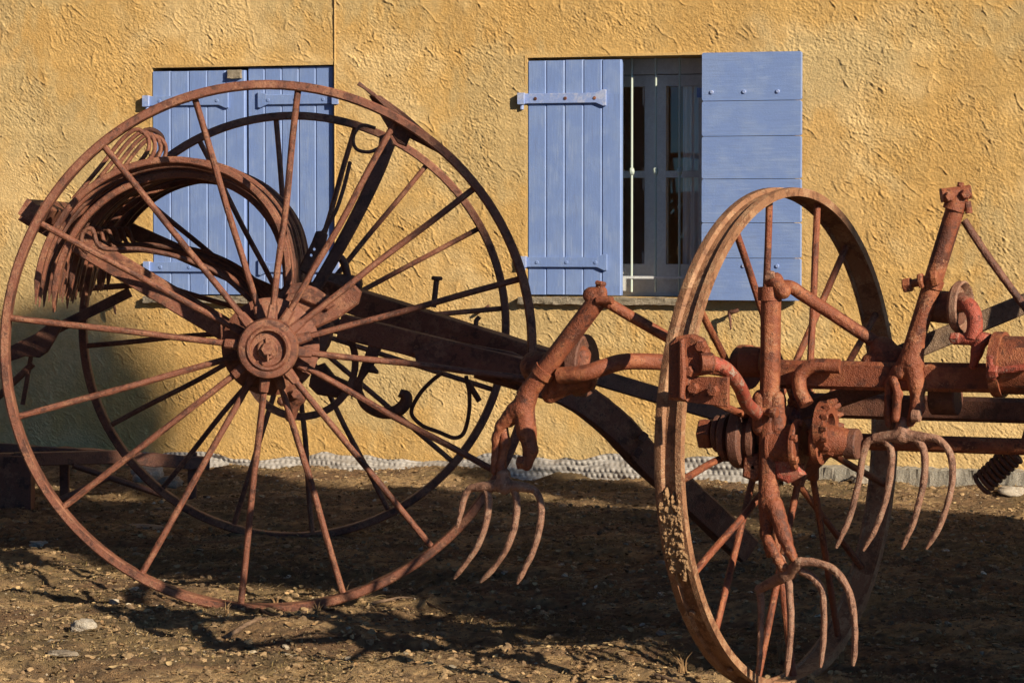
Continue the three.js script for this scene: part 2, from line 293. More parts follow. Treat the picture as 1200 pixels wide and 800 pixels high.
{
  const us = lines(-7, -2.45, 2.3, 7, 0.0042, 1.04), vs = lines(-0.3, -0.04, 2.1, 3.3, 0.0042, 1.04);
  for (const o of opens) { for (const e of ['l', 'r']) { let k = 0; us.forEach((x, i) => { if (Math.abs(x - o[e]) < Math.abs(us[k] - o[e])) k = i; }); us[k] = o[e]; } for (const e of ['b', 't']) { let k = 0; vs.forEach((x, i) => { if (Math.abs(x - o[e]) < Math.abs(vs[k] - o[e])) k = i; }); vs[k] = o[e]; } }
  const edge = (u, v) => { let m = 1; for (const o of opens) { const dx = Math.max(o.l - u, u - o.r), dy = Math.max(o.b - v, v - o.t), d = Math.max(dx, dy); m = Math.min(m, sstep(-0.001, 0.012, d)); } return m; };
  const och = [0.64, 0.4, 0.14], pale = [0.71, 0.495, 0.225], deep = [0.6, 0.355, 0.113], grey = [0.57, 0.42, 0.2];
  const g = gridMesh(us, vs, (u, v) => {
    let c = mix3(och, pale, sstep(-0.3, 0.6, n2(u * 0.8 + 2, v * 1.1) + 0.4 * n2b(u * 5, v * 5)));
    c = mix3(c, deep, 0.6 * sstep(0, 0.6, n2b(u * 1.1 - 4, v * 0.9 + 8) + 0.35 * n2(u * 9, v * 9)));
    c = mix3(c, grey, 0.7 * sstep(0.0, 0.6, n2(u * 0.7 + 11, v * 1.3 - 6) + 0.3 * n2b(u * 12, v * 7)));
    c = mix3(c, [0.4, 0.28, 0.13], 0.22 * sstep(0.35, 0.75, n2b(u * 3.1, v * 1.2 + 4) + 0.45 * n2(u * 16, v * 9) + 0.2 * n2b(u * 40, v * 40)));
    const k = 1 + 0.1 * n2(u * 70, v * 70) + 0.07 * n2b(u * 20, v * 20);
    return [u, v, stucco(u, v) * edge(u, v), c[0] * k, c[1] * k, c[2] * k];
  }, (u, v) => opens.some((o) => u > o.l && u < o.r && v > o.b && v < o.t));
  part(house, 'stucco_wall', g, M.plaster);
}
const bx = (x0, x1, y0, y1, z0, z1, c = 0.002) => { const g = sweep(rect(x1 - x0, y1 - y0, c), [V((x0 + x1) / 2, (y0 + y1) / 2, z0), V((x0 + x1) / 2, (y0 + y1) / 2, z1)], { crease: 0.3 }); return g; };
part(house, 'side_wall', bx(-7, -6.7, -0.3, 3.28, -6, -0.02), M.reveal);
part(house, 'side_wall', bx(6.7, 7, -0.3, 3.28, -6, -0.02), M.reveal);
part(house, 'back_wall', bx(-7, 7, -0.3, 3.28, -6.3, -6.005), M.reveal);
part(house, 'inner_wall', mergeGeometries([bx(-6.69, opens[0].l - 0.012, -0.3, 3.25, -0.42, -0.03), bx(opens[0].r + 0.012, opens[1].l - 0.012, -0.3, 3.25, -0.42, -0.03), bx(opens[1].r + 0.012, 6.69, -0.3, 3.25, -0.42, -0.03),
  ...opens.flatMap((o) => [bx(o.l - 0.01, o.r + 0.01, -0.3, o.b - 0.012, -0.419, -0.03), bx(o.l - 0.01, o.r + 0.01, o.t + 0.012, 3.24, -0.419, -0.03)])]), M.dark);
part(house, 'room_floor', bx(-6.69, 6.69, -0.29, 0.1, -5.99, -0.43), M.dark);
{ const rf = part(house, 'roof', mergeGeometries([sweep(rect(14.6, 0.1), [V(0, 3.24, 0.32), V(0, 4.5, -3.1)], { crease: 0.3 }), sweep(rect(14.6, 0.1), [V(0, 4.56, -3.05), V(0, 3.24, -6.6)], { crease: 0.3 })]), M.tile); rf.name = 'roof'; }
for (const o of opens) {
  const d = 0.34, t = 0.012;
  part(house, 'reveal', mergeGeometries([bx(o.l - t, o.l, o.b - t, o.t + t, -d, 0), bx(o.r, o.r + t, o.b - t, o.t + t, -d, 0), bx(o.l, o.r, o.t, o.t + t, -d, 0), bx(o.l, o.r, o.b - t, o.b, -d, 0)]), M.reveal);
}
// stone sills: rough slabs
function slab(x0, x1, y0, y1, z0, z1, amp) {
  const g = new THREE.BoxGeometry(x1 - x0, y1 - y0, z1 - z0, Math.round((x1 - x0) / 0.012), 4, 6); g.translate((x0 + x1) / 2, (y0 + y1) / 2, (z0 + z1) / 2);
  const p = g.attributes.position; for (let i = 0; i < p.count; i++) { const x = p.getX(i), y = p.getY(i), z = p.getZ(i); p.setXYZ(i, x + amp * n3(y * 30, z * 30, x * 5), y + amp * n3(x * 25, z * 20, 4), z + amp * 1.2 * n3(x * 22, y * 40, 9)); }
  g.computeVertexNormals(); return boxUV(mergeVertices(g.deleteAttribute('uv').deleteAttribute('normal')));
}
for (const [i, o] of opens.entries()) { const g = slab(o.l - 0.035, o.r + (i ? -0.03 : 0.03), o.b - 0.03, o.b - 0.001, -0.25, 0.03, 0.0035); g.computeVertexNormals(); part(house, 'window_sill', g, M.stone); }

// shutters: boards with chamfered edges, strap hinges
function strap(sh, x0, x1, y, z, flip, worn) {      // from hinge side x0 to the flared end x1
  const s = Math.sign(x1 - x0), h = 0.021;
  const out = [V(x0, y - h, z), V(x1 - s * 0.045, y - h, z), V(x1 - s * 0.012, y - h - 0.014, z), V(x1, y - h - 0.012, z), V(x1, y + h + 0.012, z), V(x1 - s * 0.012, y + h + 0.014, z), V(x1 - s * 0.045, y + h, z), V(x0, y + h, z)];
  part(sh, 'hinge_strap', plate(s > 0 ? out : out.reverse(), V(0, 0, 1), 0.01), worn ? M.blueWorn : M.blue);
  for (const t of [0.13, 0.5, 0.86]) part(sh, 'bolt', disc(V(mix(x0, x1, t), y - 0.001, z + 0.005), V(0, 0, 1), 0.0075, 0.006, { seg: 10 }), worn ? M.rakeRust : M.blue);
  // knuckle and wall pin
  part(sh, 'hinge_pin', mergeGeometries([bx(x0 - s * 0.0 - 0.014 - s * 0.014, x0 + 0.014 - s * 0.014, y - 0.024, y + 0.024, z - 0.008, z + 0.022), rod(V(x0 - s * 0.014, y - 0.045, z + 0.002), V(x0 - s * 0.014, y - 0.02, z + 0.002), 0.008)]), M.blueWorn);
}
// a board with a wide bevel on its lapped edge
function vBoard(x0, x1, y0, y1, z0, z1, last) { const c = (x0 + x1) / 2, zc = (z0 + z1) / 2, a = (x1 - x0) / 2, b = (z1 - z0) / 2, k = last ? 0.005 : 0.0085, d = last ? 0.005 : 0.005; return sweep([[a, -b], [a, b - d], [a - k, b], [-a + 0.0008, b], [-a, b - 0.0008], [-a, -b]], [V(c, y0, zc), V(c, y1, zc)], { up: V(0, 0, 1), crease: 0.2 }); }
function vBoards(x0, x1, y0, y1, z, n) {
  const sh = subgroup(house, 'shutter'), gap = 0.0012, w = (x1 - x0) / n, th = 0.028;
  for (let i = 0; i < n; i++) part(sh, 'board', vBoard(x0 + i * w + 0.0004, x0 + (i + 1) * w - 0.0004, y0 + 0.002 * rand(), y1 - 0.002 * rand(), z - th, z + 0.0006 * rand(), i === n - 1), M.blue);
  for (const f of [0.13, 0.5, 0.87]) part(sh, 'batten', bx(x0 + 0.01, x1 - 0.01, y0 + f * (y1 - y0) - 0.05, y0 + f * (y1 - y0) + 0.05, z - th - 0.022, z - th - 0.001), M.blue);
  return sh;
}
{ // closed window: two shutters
  const o = opens[0], mid = W(288, 200)[0];
  const a = vBoards(o.l + 0.004, mid - 0.004, o.b + 0.006, o.t - 0.016, -0.001, 5), b = vBoards(mid + 0.006, o.r - 0.006, o.b + 0.006, o.t - 0.006, -0.016, 5);
  part(a, 'latch', slab(W(268, 80)[0], W(283, 80)[0], W(277, 92)[1], W(277, 82)[1], -0.004, 0.018, 0.002), M.stone);
  const y1 = W(285, 117)[1], y2 = W(285, 313)[1];
  for (const y of [y1, y2]) { strap(a, o.l - 0.006, W(268, 115)[0], y, 0.006, 1); strap(b, o.r - 0.004, W(301, 115)[0], y, -0.009, -1); }
}
{ // open window: left shutter closed, right shutter folded back on the wall
  const o = opens[1], e = W(728, 200)[0];
  const a = vBoards(o.l + 0.004, e, o.b + 0.008, o.t - 0.012, -0.003, 5);
  strap(a, o.l - 0.008, W(711, 115)[0], W(660, 115)[1], 0.005, 1, true); strap(a, o.l + 0.0, W(712, 307)[0], W(660, 307)[1], 0.005, 1);
  const sh = subgroup(house, 'shutter'), x0 = W(826, 200)[0], x1 = W(942.5, 200)[0] - 0.004, y0 = W(900, 352)[1], y1 = W(900, 61)[1], cuts = [0, 0.196, 0.338, 0.51, 0.687, 0.829, 1];
  for (let i = 0; i < 6; i++) part(sh, 'board', bx(x0, x1, mix(y1, y0, cuts[i + 1]) + 0.0012, mix(y1, y0, cuts[i]) - 0.0012, 0.02, 0.052 + 0.0006 * rand(), 0.005), M.blueH);
  for (const yy of [0.16, 0.86]) for (const t of [0.1, 0.43, 0.77]) part(sh, 'rivet', disc(V(mix(x0, x1, t), mix(y1, y0, yy), 0.054), V(0, 0, 1), 0.008, 0.007, { seg: 10 }), M.blueWorn);
  for (const yy of [0.16, 0.86]) part(sh, 'hinge_strap', bx(x0 - 0.03, x1 - 0.04, mix(y1, y0, yy) - 0.02, mix(y1, y0, yy) + 0.02, 0.010, 0.0165), M.blue);
  // casement behind
  const win = subgroup(house, 'window'), zf = -0.2, zz = [zf - 0.045, zf];
  const yt = W(770, 84)[1], yb = W(770, 327)[1], m0 = WZ(768, -0.2), stile = 0.045;
  part(win, 'frame', mergeGeometries([bx(o.l, o.r, yt, o.t - 0.002, zz[0] - 0.01, zz[1] + 0.012), bx(o.l, o.r, o.b + 0.002, yb, zz[0] - 0.01, zz[1] + 0.012), bx(o.l + 0.001, o.l + 0.03, yb, yt, zz[0] - 0.01, zz[1] + 0.012), bx(o.r - 0.03, o.r - 0.001, yb, yt, zz[0] - 0.01, zz[1] + 0.012)]), M.frameGrey);
  for (const [a0, a1] of [[o.l + 0.032, m0 - 0.0015], [m0 + 0.0015, o.r - 0.032]]) {
    part(win, 'sash', mergeGeometries([bx(a0, a0 + stile, yb + 0.003, yt - 0.003, ...zz), bx(a1 - stile, a1, yb + 0.003, yt - 0.003, ...zz), bx(a0 + stile, a1 - stile, yt - 0.05, yt - 0.003, ...zz), bx(a0 + stile, a1 - stile, yb + 0.003, yb + 0.06, ...zz), bx(a0 + stile, a1 - stile, W(770, 207)[1], W(770, 199)[1], zz[0] + 0.01, zz[1] - 0.002)]), M.frameGrey);
    part(win, 'pane', bx(a0 + stile - 0.004, a1 - stile + 0.004, yb + 0.05, yt - 0.04, zf - 0.027, zf - 0.024, 0.0005), M.glass);
  }
  for (const px of [740.5, 768.5, 796.5, 712, 684, 656]) {
    const z = -0.105, x = WZ(px, z), yk = W(768, 200)[1];
    part(win, 'bar', mergeGeometries([rod(V(x, o.b + 0.02, z), V(x, o.t - 0.004, z), 0.0052, { sides: 10 }), revolve([[0.0055, -0.016], [0.0095, -0.013], [0.012, 0], [0.0095, 0.013], [0.0055, 0.016]], V(x, yk, z), V(0, 1, 0), 14, { b: { e1: V(1, 0, 0), e2: V(0, 0, -1), z: V(0, 1, 0) }, crease: 1.2 })]), M.mint);
  }
  part(win, 'bar_rail', bx(o.l + 0.001, o.r - 0.001, W(770, 327)[1], W(770, 324)[1], -0.112, -0.098, 0.001), M.frameGrey);
}
const toWorld = (x, y, z) => V(x, y, z).applyAxisAngle(V(0, 1, 0), -YAW).add(V(0, 0, HOUSE_Z));
{ // curtain behind the right sash
  const c = thing('curtain', 'pale grey curtain hanging in folds behind the window bars', 'curtain', toWorld(W(806, 200)[0], opens[1].b, -0.25));
  const x0 = WZ(800, -0.25), x1 = WZ(830, -0.25), p = []; for (let i = 0; i <= 60; i++) { const t = i / 60; p.push([mix(x0, x1, t), -0.012 + 0.01 * Math.sin(t * 20) + 0.005 * Math.sin(t * 41 + 1)]); }
  const ys = [opens[1].b + 0.02, (opens[1].b + opens[1].t) / 2, opens[1].t - 0.04], pos = [], idx = [];
  for (const y of ys) for (const [x, z] of p) { const q = toWorld(x, y, -0.25 + z); pos.push(q.x, q.y, q.z); }
  for (let j = 0; j < 2; j++) for (let i = 0; i < 60; i++) { const a = j * 61 + i; idx.push(a, a + 1, a + 61, a + 1, a + 62, a + 61); }
  const g = new THREE.BufferGeometry(); g.setAttribute('position', new THREE.Float32BufferAttribute(pos, 3)); g.setIndex(idx); g.computeVertexNormals(); part(c, 'cloth', g, M.curtain);
}
// shutter stays, wall hook, conduit
function stay(px, py, len) {
  const [x, y] = W(px, py), g = subgroup(house, 'shutter_stay');
  part(g, 'spindle', rod(V(x, y, -0.01), V(x, y, 0.042), 0.005), M.darkIron);
  part(g, 'catch', tube([V(x + 0.03, y + 0.012, 0.044), V(x + 0.01, y + 0.004, 0.046), V(x - 0.008, y + 0.002, 0.044), V(x - 0.004, y - 0.03, 0.046), V(x - 0.003, y - len, 0.04)], 0.008, { scale: (t) => 1.1 - 0.7 * Math.pow(t, 2) }), M.darkIron);
}
stay(860, 366, 0.07); stay(140, 353, 0.055);
{ const [x, y] = W(562, 366), g = subgroup(house, 'wall_hook'); part(g, 'hook', tube([V(x - 0.01, y, -0.01), V(x, y, 0.02), V(x + 0.025, y + 0.012, 0.03), V(x + 0.05, y + 0.03, 0.028)], 0.006), M.darkIron); }
{ const x = W(392, 40)[0]; part(house, 'conduit', tube([V(x, 3.2, 0.003), V(x + 0.002, 2.4, 0.004), V(x + 0.001, 1.7, 0.003), V(x + 0.001, 0.9, 0.003)], 0.003, { n: 50 }), M.reveal); }
part(house, 'footing', slab(W(925, 560)[0], 4.5, -0.1, 0.075, -0.02, 0.13, 0.007), M.concrete);

// dimpled drainage sheet along the foot of the wall
{
  const u0 = W(40, 540)[0], u1 = W(905, 560)[0], mem = thing('drainage_sheet', 'crumpled grey dimpled plastic drainage sheet along the foot of the wall', 'plastic sheet', toWorld((u0 + u1) / 2, 0, 0.05));
  const xs = lines(u0, u0, u1, u1, 0.004, 1), hs = []; for (let i = 0; i <= 26; i++) hs.push(i / 26);
  const g = gridMesh(xs, hs, (u, t) => {
    const top = 0.062 + 0.03 * sstep(-0.6, 0.3, u) + 0.02 * n2(u * 2.2, 5) + 0.008 * n2(u * 7, 1), y = -0.02 + t * (top + 0.02);
    const row = y / 0.024, cu = ((u / 0.024 + 0.5 * (Math.floor(row) & 1)) % 1 + 1) % 1 - 0.5, cv = (row % 1 + 1) % 1 - 0.5, dm = sstep(0.42, 0.2, Math.hypot(cu, cv));
    const z = 0.02 + (1 - t) * 0.05 + 0.02 * n2(u * 3, t * 1.2) + 0.0045 * dm + 0.004 * n2(u * 11, t * 3) + (1 - t) * 0.02 * n2(u * 1.7, 8);
    const q = toWorld(u, y, z); return [q.x, q.y, q.z, 1, 1, 1];
  });
  part(mem, 'sheet', g, M.membrane);
}

// ---------------------------------------------------------------- hay rake
const RK = V(P(330, 405, 8.9).x, 0, -8.9);
const rake = thing('hay_rake', 'rusty hay rake with two tall spoked wheels and a row of curved teeth', 'hay rake', RK);
function wheel(t, { c, axis, R, w, th, n, start, mat, spokeMat, spokeR, flange, hubR, profile, warp = 0.003, hubLen = 0.18, dish = 0.05, socket = 0.024 }) {
  const g = subgroup(t, 'wheel'), b = basis(axis);
  part(g, 'rim', revolve(profile ?? [[R - th, -w / 2 + 0.004], [R - th + 0.003, -w / 2], [R - 0.004, -w / 2], [R, -w / 2 + 0.004], [R, w / 2 - 0.004], [R - 0.004, w / 2], [R - th + 0.003, w / 2], [R - th, w / 2 - 0.004]], c, axis, 128, { warp, crease: 0.5 }), mat);
  const hub = subgroup(t, 'hub');
  for (let i = 0; i < n; i++) {
    const a = start + i * 2 * Math.PI / n + 0.012 * Math.sin(i * 7.1), s = i % 2 ? 1 : -1, dirr = b.e1.clone().multiplyScalar(Math.cos(a)).addScaledVector(b.e2, Math.sin(a));
    const p0 = c.clone().addScaledVector(dirr, hubR * 0.75).addScaledVector(b.z, s * dish), p1 = c.clone().addScaledVector(dirr, R - th + 0.002).addScaledVector(b.z, s * w * 0.12);
    const mid = p0.clone().lerp(p1, 0.5).addScaledVector(b.e2, 0.003 * Math.sin(i * 3.3)).addScaledVector(b.e1, 0.004 * Math.cos(i * 2.1));
    part(g, 'spoke', tube([p0, p0.clone().lerp(p1, 0.25).lerp(mid, 0.1), mid, p0.clone().lerp(p1, 0.78), p1], spokeR, { n: 14, sides: 10 }), spokeMat);
    if (socket) part(g, 'spoke_socket', bar(p0, p0.clone().lerp(p1, 0.085), socket, socket * 1.5, { up: b.z, c: 0.005, scale: (q) => mix(1.25, 0.9, q) }), spokeMat);
  }
  return { g, b };
}
const NW = P(315, 405, 7.98), FW = P(345, 378, 9.93), rakeAxis = FW.clone().sub(NW).setY(0).normalize();
const RW = 0.728;
NW.y = RW - 0.012; FW.y = RW - 0.02;
const nearW = wheel(rake, { c: NW, axis: rakeAxis, R: RW, w: 0.055, th: 0.024, n: 16, start: 83.4 * Math.PI / 180, mat: M.rakeRust, spokeMat: M.rakeRust, spokeR: 0.0092, hubR: 0.085, dish: 0.035, socket: 0.026 });
const farW = wheel(rake, { c: FW, axis: rakeAxis, R: RW, w: 0.055, th: 0.026, n: 16, start: 5 * Math.PI / 180, mat: M.rakeRust, spokeMat: M.rakeRust, spokeR: 0.0092, hubR: 0.085, dish: 0.035, socket: 0.026 });
for (const [c, s, m] of [[NW, 1, M.rakeRust], [FW, -1, M.rakeRust]]) {
  const z = rakeAxis.clone().multiplyScalar(-s), o = c.clone().addScaledVector(z, -0.05 * 0);
  part(rake, 'hub_cap', revolve([[0.0005, 0.07], [0.045, 0.07], [0.047, 0.075], [0.05, 0.085], [0.056, 0.086], [0.062, 0.079], [0.07, 0.08], [0.079, 0.077], [0.083, 0.068], [0.083, 0.045], [0.0005, 0.045]], o, z, 48), m);
  part(rake, 'axle_nut', mergeGeometries([disc(o.clone().addScaledVector(z, 0.078), z, 0.028, 0.02), hexBolt(o.clone().addScaledVector(z, 0.093), z, 0.019, 0.016), rod(o.clone().addScaledVector(z, 0.098).add(V(0.002, -0.034, 0)), o.clone().addScaledVector(z, 0.092).add(V(-0.004, 0.03, 0)), 0.0035)]), m);
  part(rake, 'hub_barrel', revolve([[0.0005, -0.14], [0.125, -0.135], [0.135, -0.12], [0.135, -0.085], [0.12, -0.075], [0.065, -0.06], [0.06, 0.05], [0.0005, 0.05]], o, z, 40), m);
}
const yard = (d) => (d - 7.98) / 1.95;          // 0 at the near wheel, 1 at the far wheel
// a point of the near wheel's plane slid along the axle
const slide = (px, py, d, d0 = 7.98) => P(px, py, d0).addScaledVector(rakeAxis, (d - d0));
part(rake, 'axle', rod(NW.clone().addScaledVector(rakeAxis, 0.1), FW.clone().addScaledVector(rakeAxis, -0.1), 0.026), M.rakeRust);
// rake teeth
{
  const base = [[335, 350], [332, 300], [318, 255], [288, 218], [248, 196], [205, 187], [160, 191], [116, 208], [76, 240], [48, 284], [36, 322], [32, 362]];
  const N = 38, pivot = NW;
  for (let i = 0; i < N; i++) {
    const d = mix(8.14, 9.72, i / (N - 1)), rot = 0.012 + (i === 0 ? 0 : 0.075 * (rand() - 0.5)), k = 1 - (i ? 0.07 * rand() : 0);
    const zz = rakeAxis, list = base.map(([x, y]) => { const q = P(x, y, 7.98); const v = q.sub(pivot); v.applyAxisAngle(zz, rot).multiplyScalar(k); return pivot.clone().add(v).addScaledVector(zz, d - 7.98); });
    const line = smooth(list, 44);
    part(rake, 'rake_tooth', sweep(rect(0.028, 0.018, 0.003), line, { up: V(1, 0, 0), crease: 0.5, scale: (t) => { const e = t > 0.93 ? (1 - t) / 0.07 : 1; return [mix(0.35, 1, e), mix(0.12, 1, e)]; } }), i < 2 ? M.rakeRust : i % 3 ? M.rakeRust : M.darkIron);
  }
}
// hairpin springs above the teeth
for (let i = 0; i < 4; i++) {
  const d = 8.3 + i * 0.2, q = (x, y) => slide(x, y, d, 7.98);
  part(rake, 'spring_hairpin', tube([q(70, 232), q(105, 190), q(133, 156), q(148, 147), q(160, 155), q(162, 170), q(150, 188), q(138, 200)], 0.0065, { n: 40, sides: 9 }), M.rakeRust);
}
part(rake, 'spring_hairpin', tube(pts([[168, 153, 9.4], [178, 152, 9.4], [189, 160, 9.4], [190, 172, 9.4], [184, 182, 9.4], [176, 190, 9.4]], P), 0.008, { n: 30 }), M.darkIron);
// rake head frame
const headL = P(36, 248, 8.06);
part(rake, 'tail_beam', bar(headL.clone(), slide(36, 248, 9.78, 8.06), 0.058, 0.05, { up: V(0.5, 0.8, 0) }), M.rakeRust);
part(rake, 'side_arm', bar(P(28, 246, 8.5), P(284, 398, 8.5), 0.02, 0.068), M.rakeRust);
part(rake, 'side_arm', bar(P(112, 252, 9.68), P(338, 352, 9.68), 0.02, 0.05), M.darkIron);
for (let i = 0; i < 6; i++) {
  const d = 8.35 + i * 0.22, q = (x, y) => slide(x, y, d, 7.98), j = 4 * Math.sin(i * 2.4);
  part(rake, 'guide_rod', tube([q(86, 298 + j), q(78, 290 + j), q(80, 272), q(90, 268), q(100, 290 + j), q(150, 293 + j), q(205, 305 + j), q(250, 325), q(292, 362)], 0.007, { n: 50, sides: 8 }), i % 2 ? M.rakeRust : M.darkIron);
}
// gear case beside the wheel and linkage
{
  const z = rakeAxis.clone().negate(), q = (x, y) => P(x, y, 8.14);
  part(rake, 'gear_case', plate(pts([[318, 366], [322, 346], [334, 334], [352, 331], [370, 337], [384, 347], [396, 345], [404, 336], [416, 334], [424, 342], [420, 356], [398, 372], [372, 384], [345, 392]], q), V(0, 0, 1), 0.05, { bevel: 0.006 }), M.rakeRust);
  part(rake, 'gear_case_flange', plate(pts([[330, 358], [336, 344], [352, 340], [370, 346], [392, 358], [384, 364], [364, 356], [350, 350], [340, 354]], (x, y) => P(x, y, 8.108)), V(0, 0, 1), 0.02, { bevel: 0.005 }), M.rakeRust);
  part(rake, 'gear_rim', revolve([[0.15, -0.02], [0.17, -0.02], [0.17, 0.02], [0.15, 0.02]], P(352, 424, 8.55), rakeAxis, 48), M.darkIron);
  part(rake, 'ratchet_lug', casting([[P(338, 448, 8.1), P(347, 462, 8.1), 0.02, 0.026], [P(347, 462, 8.1), P(340, 488, 8.12), 0.022, 0.016], [P(330, 470, 8.1), P(352, 468, 8.1), 0.014, 0.014]]), M.rakeRust);
  part(rake, 'bolt', hexBolt(P(346, 462, 8.07), z, 0.013, 0.014), M.rakeRust);
}
part(rake, 'lift_lever', sweep(rect(0.028, 0.038, 0.006), smooth(pts([[455, 168, 8.75], [443, 200, 8.75], [415, 258, 8.75], [385, 312, 8.75], [365, 345, 8.75]], P), 20), { scale: (t) => [1, mix(1.1, 0.9, t)], crease: 0.5 }), M.darkIron);
part(rake, 'lift_lever_grip', tube(pts([[449, 158, 8.75], [452, 170, 8.75], [448, 186, 8.75]], P), 0.022, { scale: (t) => 0.5 + 0.5 * Math.sin(Math.PI * clamp(t, 0.05, 0.95)) }), M.darkIron);
part(rake, 'pull_ring', tube(pts([[440, 150, 9.0], [424, 147, 9.0], [414, 160, 9.0], [417, 174, 9.0], [432, 178, 9.0], [447, 172, 9.0]], P), 0.0055, { n: 36 }), M.darkIron);
{ // turnbuckle link
  const c = [[352, 316], [375, 272], [385, 268], [383, 286], [360, 322]];
  part(rake, 'turnbuckle', plate(pts([[349, 316], [365, 284], [370, 271], [378, 270], [384, 275], [381, 287], [372, 300], [360, 322]], (x, y) => P(x, y, 8.7)), V(0, 0, 1), 0.022, { bevel: 0.004, holes: [[P(364.5, 299, 8.7), 0.0085], [P(368, 292, 8.7), 0.0085]] }), M.darkIron);
  part(rake, 'link_rod', tube(pts([[378, 272, 8.7], [392, 250, 8.72], [402, 222, 8.75], [410, 190, 8.8]], P), 0.006), M.darkIron);
  part(rake, 'link_rod', tube(pts([[350, 316, 8.7], [342, 336, 8.7], [338, 352, 8.7]], P), 0.014), M.darkIron);
  part(rake, 'bracket', tube(pts([[392, 296, 8.9], [402, 306, 8.9], [406, 318, 8.9], [409, 334, 8.9]], P), 0.012, { n: 16 }), M.darkIron);
  part(rake, 'pivot_block', casting([[P(388, 328, 8.9), P(416, 332, 8.9), 0.022, 0.024], [P(366, 338, 8.9), P(392, 330, 8.9), 0.02, 0.02]]), M.darkIron);
}
// brake strap riding on the near rim
part(rake, 'rim_strap', sweep(rect(0.05, 0.012, 0.002), smooth(pts([[420, 98, 8.1], [440, 113, 8.1], [470, 137, 8.1], [505, 165, 8.1], [533, 191, 8.1]], P), 20), { up: V(0.5, 0.8, 0), uneven: 0.003 }), M.darkIron);
part(rake, 'strap_bracket', plate(pts([[432, 112], [446, 136], [458, 156], [466, 168], [476, 172], [480, 162], [500, 172], [522, 184], [532, 192], [533, 184], [508, 162], [474, 132], [446, 112]], (x, y) => P(x, y, 8.14)), V(0, 0, 1), 0.03, { bevel: 0.003 }), M.darkIron);
// draw pole: side beams, braces, and the curved part that runs down to the ground
part(rake, 'draw_beam', bar(P(382, 342, 8.9), P(652, 428, 8.55), 0.06, 0.078, { uneven: 0.001 }), M.rakeRust);
part(rake, 'draw_beam', bar(P(400, 382, 8.45), P(645, 442, 8.3), 0.05, 0.07, { uneven: 0.001 }), M.rakeRust);
part(rake, 'draw_plate', plate(pts([[484, 412], [520, 398], [600, 412], [640, 430], [640, 458], [560, 440], [490, 430]], (x, y) => P(x, y, 8.36)), V(0, 0, 1), 0.03, { bevel: 0.003 }), M.rakeRust);
part(rake, 'draw_pole', sweep(rect(0.07, 0.088, 0.006), smooth(pts([[560, 425, 8.45], [620, 443, 8.45], [672, 462, 8.5], [716, 494, 8.6], [760, 540, 8.75], [815, 588, 8.95], [872, 642, 9.2]], P), 40), { crease: 0.5, uneven: 0.001 }), M.rakeRust);
for (const [x, y] of [[723, 484], [712, 503], [754, 512], [748, 530]]) part(rake, 'bolt', disc(P(x, y, 8.62), V(0.6, 0.8, 0), 0.012, 0.03, { seg: 6 }), M.darkIron);
part(rake, 'brace_bar', bar(P(640, 424, 8.6), P(872, 493, 9.1), 0.02, 0.05), M.darkIron);
part(rake, 'brace_bar', bar(P(388, 386, 9.0), P(500, 420, 8.9), 0.012, 0.018), M.darkIron);
part(rake, 'stop_pin', mergeGeometries([rod(P(508, 360, 8.8), P(511.5, 328, 8.8), 0.0085), disc(P(512, 326, 8.8), V(0.05, 1, 0), 0.017, 0.012)]), M.darkIron);
part(rake, 'trip_pin', tube(pts([[558, 384, 8.7], [558, 376, 8.7], [562, 371, 8.7]], P), 0.007), M.darkIron);
// dropped bracket with hook foot
part(rake, 'hanger', plate(pts([[436, 392], [452, 398], [438, 428], [443, 434], [443, 438], [432, 436], [425, 446], [424, 470], [408, 462], [398, 462], [418, 444], [424, 426]], (x, y) => P(x, y, 8.7)), V(0, 0, 1), 0.04, { bevel: 0.005 }), M.darkIron);
part(rake, 'hook_foot', tube(pts([[418, 455, 8.7], [428, 474, 8.7], [446, 483, 8.7], [464, 482, 8.7], [475, 472, 8.7], [476, 464, 8.7], [468, 460, 8.7]], P), 0.016, { n: 40, scale: (t) => 0.75 + 0.45 * Math.sin(t * 2.9) * (t > 0.9 ? 0.5 : 1) }), M.darkIron);
part(rake, 'chain_guard', plate(pts([[366, 430], [380, 425], [392, 440], [410, 448], [420, 452], [412, 462], [396, 466], [372, 462], [362, 452]], (x, y) => P(x, y, 8.75)), V(0, 0, 1), 0.05, { bevel: 0.006 }), M.darkIron);
part(rake, 'wire_loop', tube(pts([[519, 436, 8.75], [505, 447, 8.75], [490, 464, 8.75], [482, 484, 8.75], [494, 498, 8.75], [514, 506, 8.75], [533, 513, 8.75], [542, 509, 8.75], [549, 487, 8.75], [550, 462, 8.75], [546, 440, 8.75]], P), 0.0062, { n: 70 }), M.darkIron);
part(rake, 'cable_end', tube(pts([[547, 446, 8.75], [552, 454, 8.75], [562, 470, 8.75]], P), 0.009, { n: 14 }), M.darkIron);
// levers behind the wheel at the far left
part(rake, 'foot_lever', bar(P(-6, 421, 9.75), P(152, 342, 9.75), 0.018, 0.034), M.darkIron);
part(rake, 'foot_plate', plate(pts([[8, 410], [40, 392], [58, 378], [68, 374], [72, 384], [64, 398], [56, 412], [46, 419], [30, 417], [10, 424]], (x, y) => P(x, y, 9.7)), V(0, 0, 1), 0.03, { bevel: 0.003, holes: [[P(40, 408, 9.7), 0.006]] }), M.darkIron);
part(rake, 'cross_rod', rod(P(82, 339, 9.75), P(158, 334, 9.75), 0.01), M.darkIron);
part(rake, 'trip_rod', rod(P(36, 416, 9.75), P(26, 474, 9.75), 0.008), M.darkIron);
part(rake, 'trip_rod', rod(P(38, 426, 9.75), P(-6, 468, 9.75), 0.012), M.darkIron);

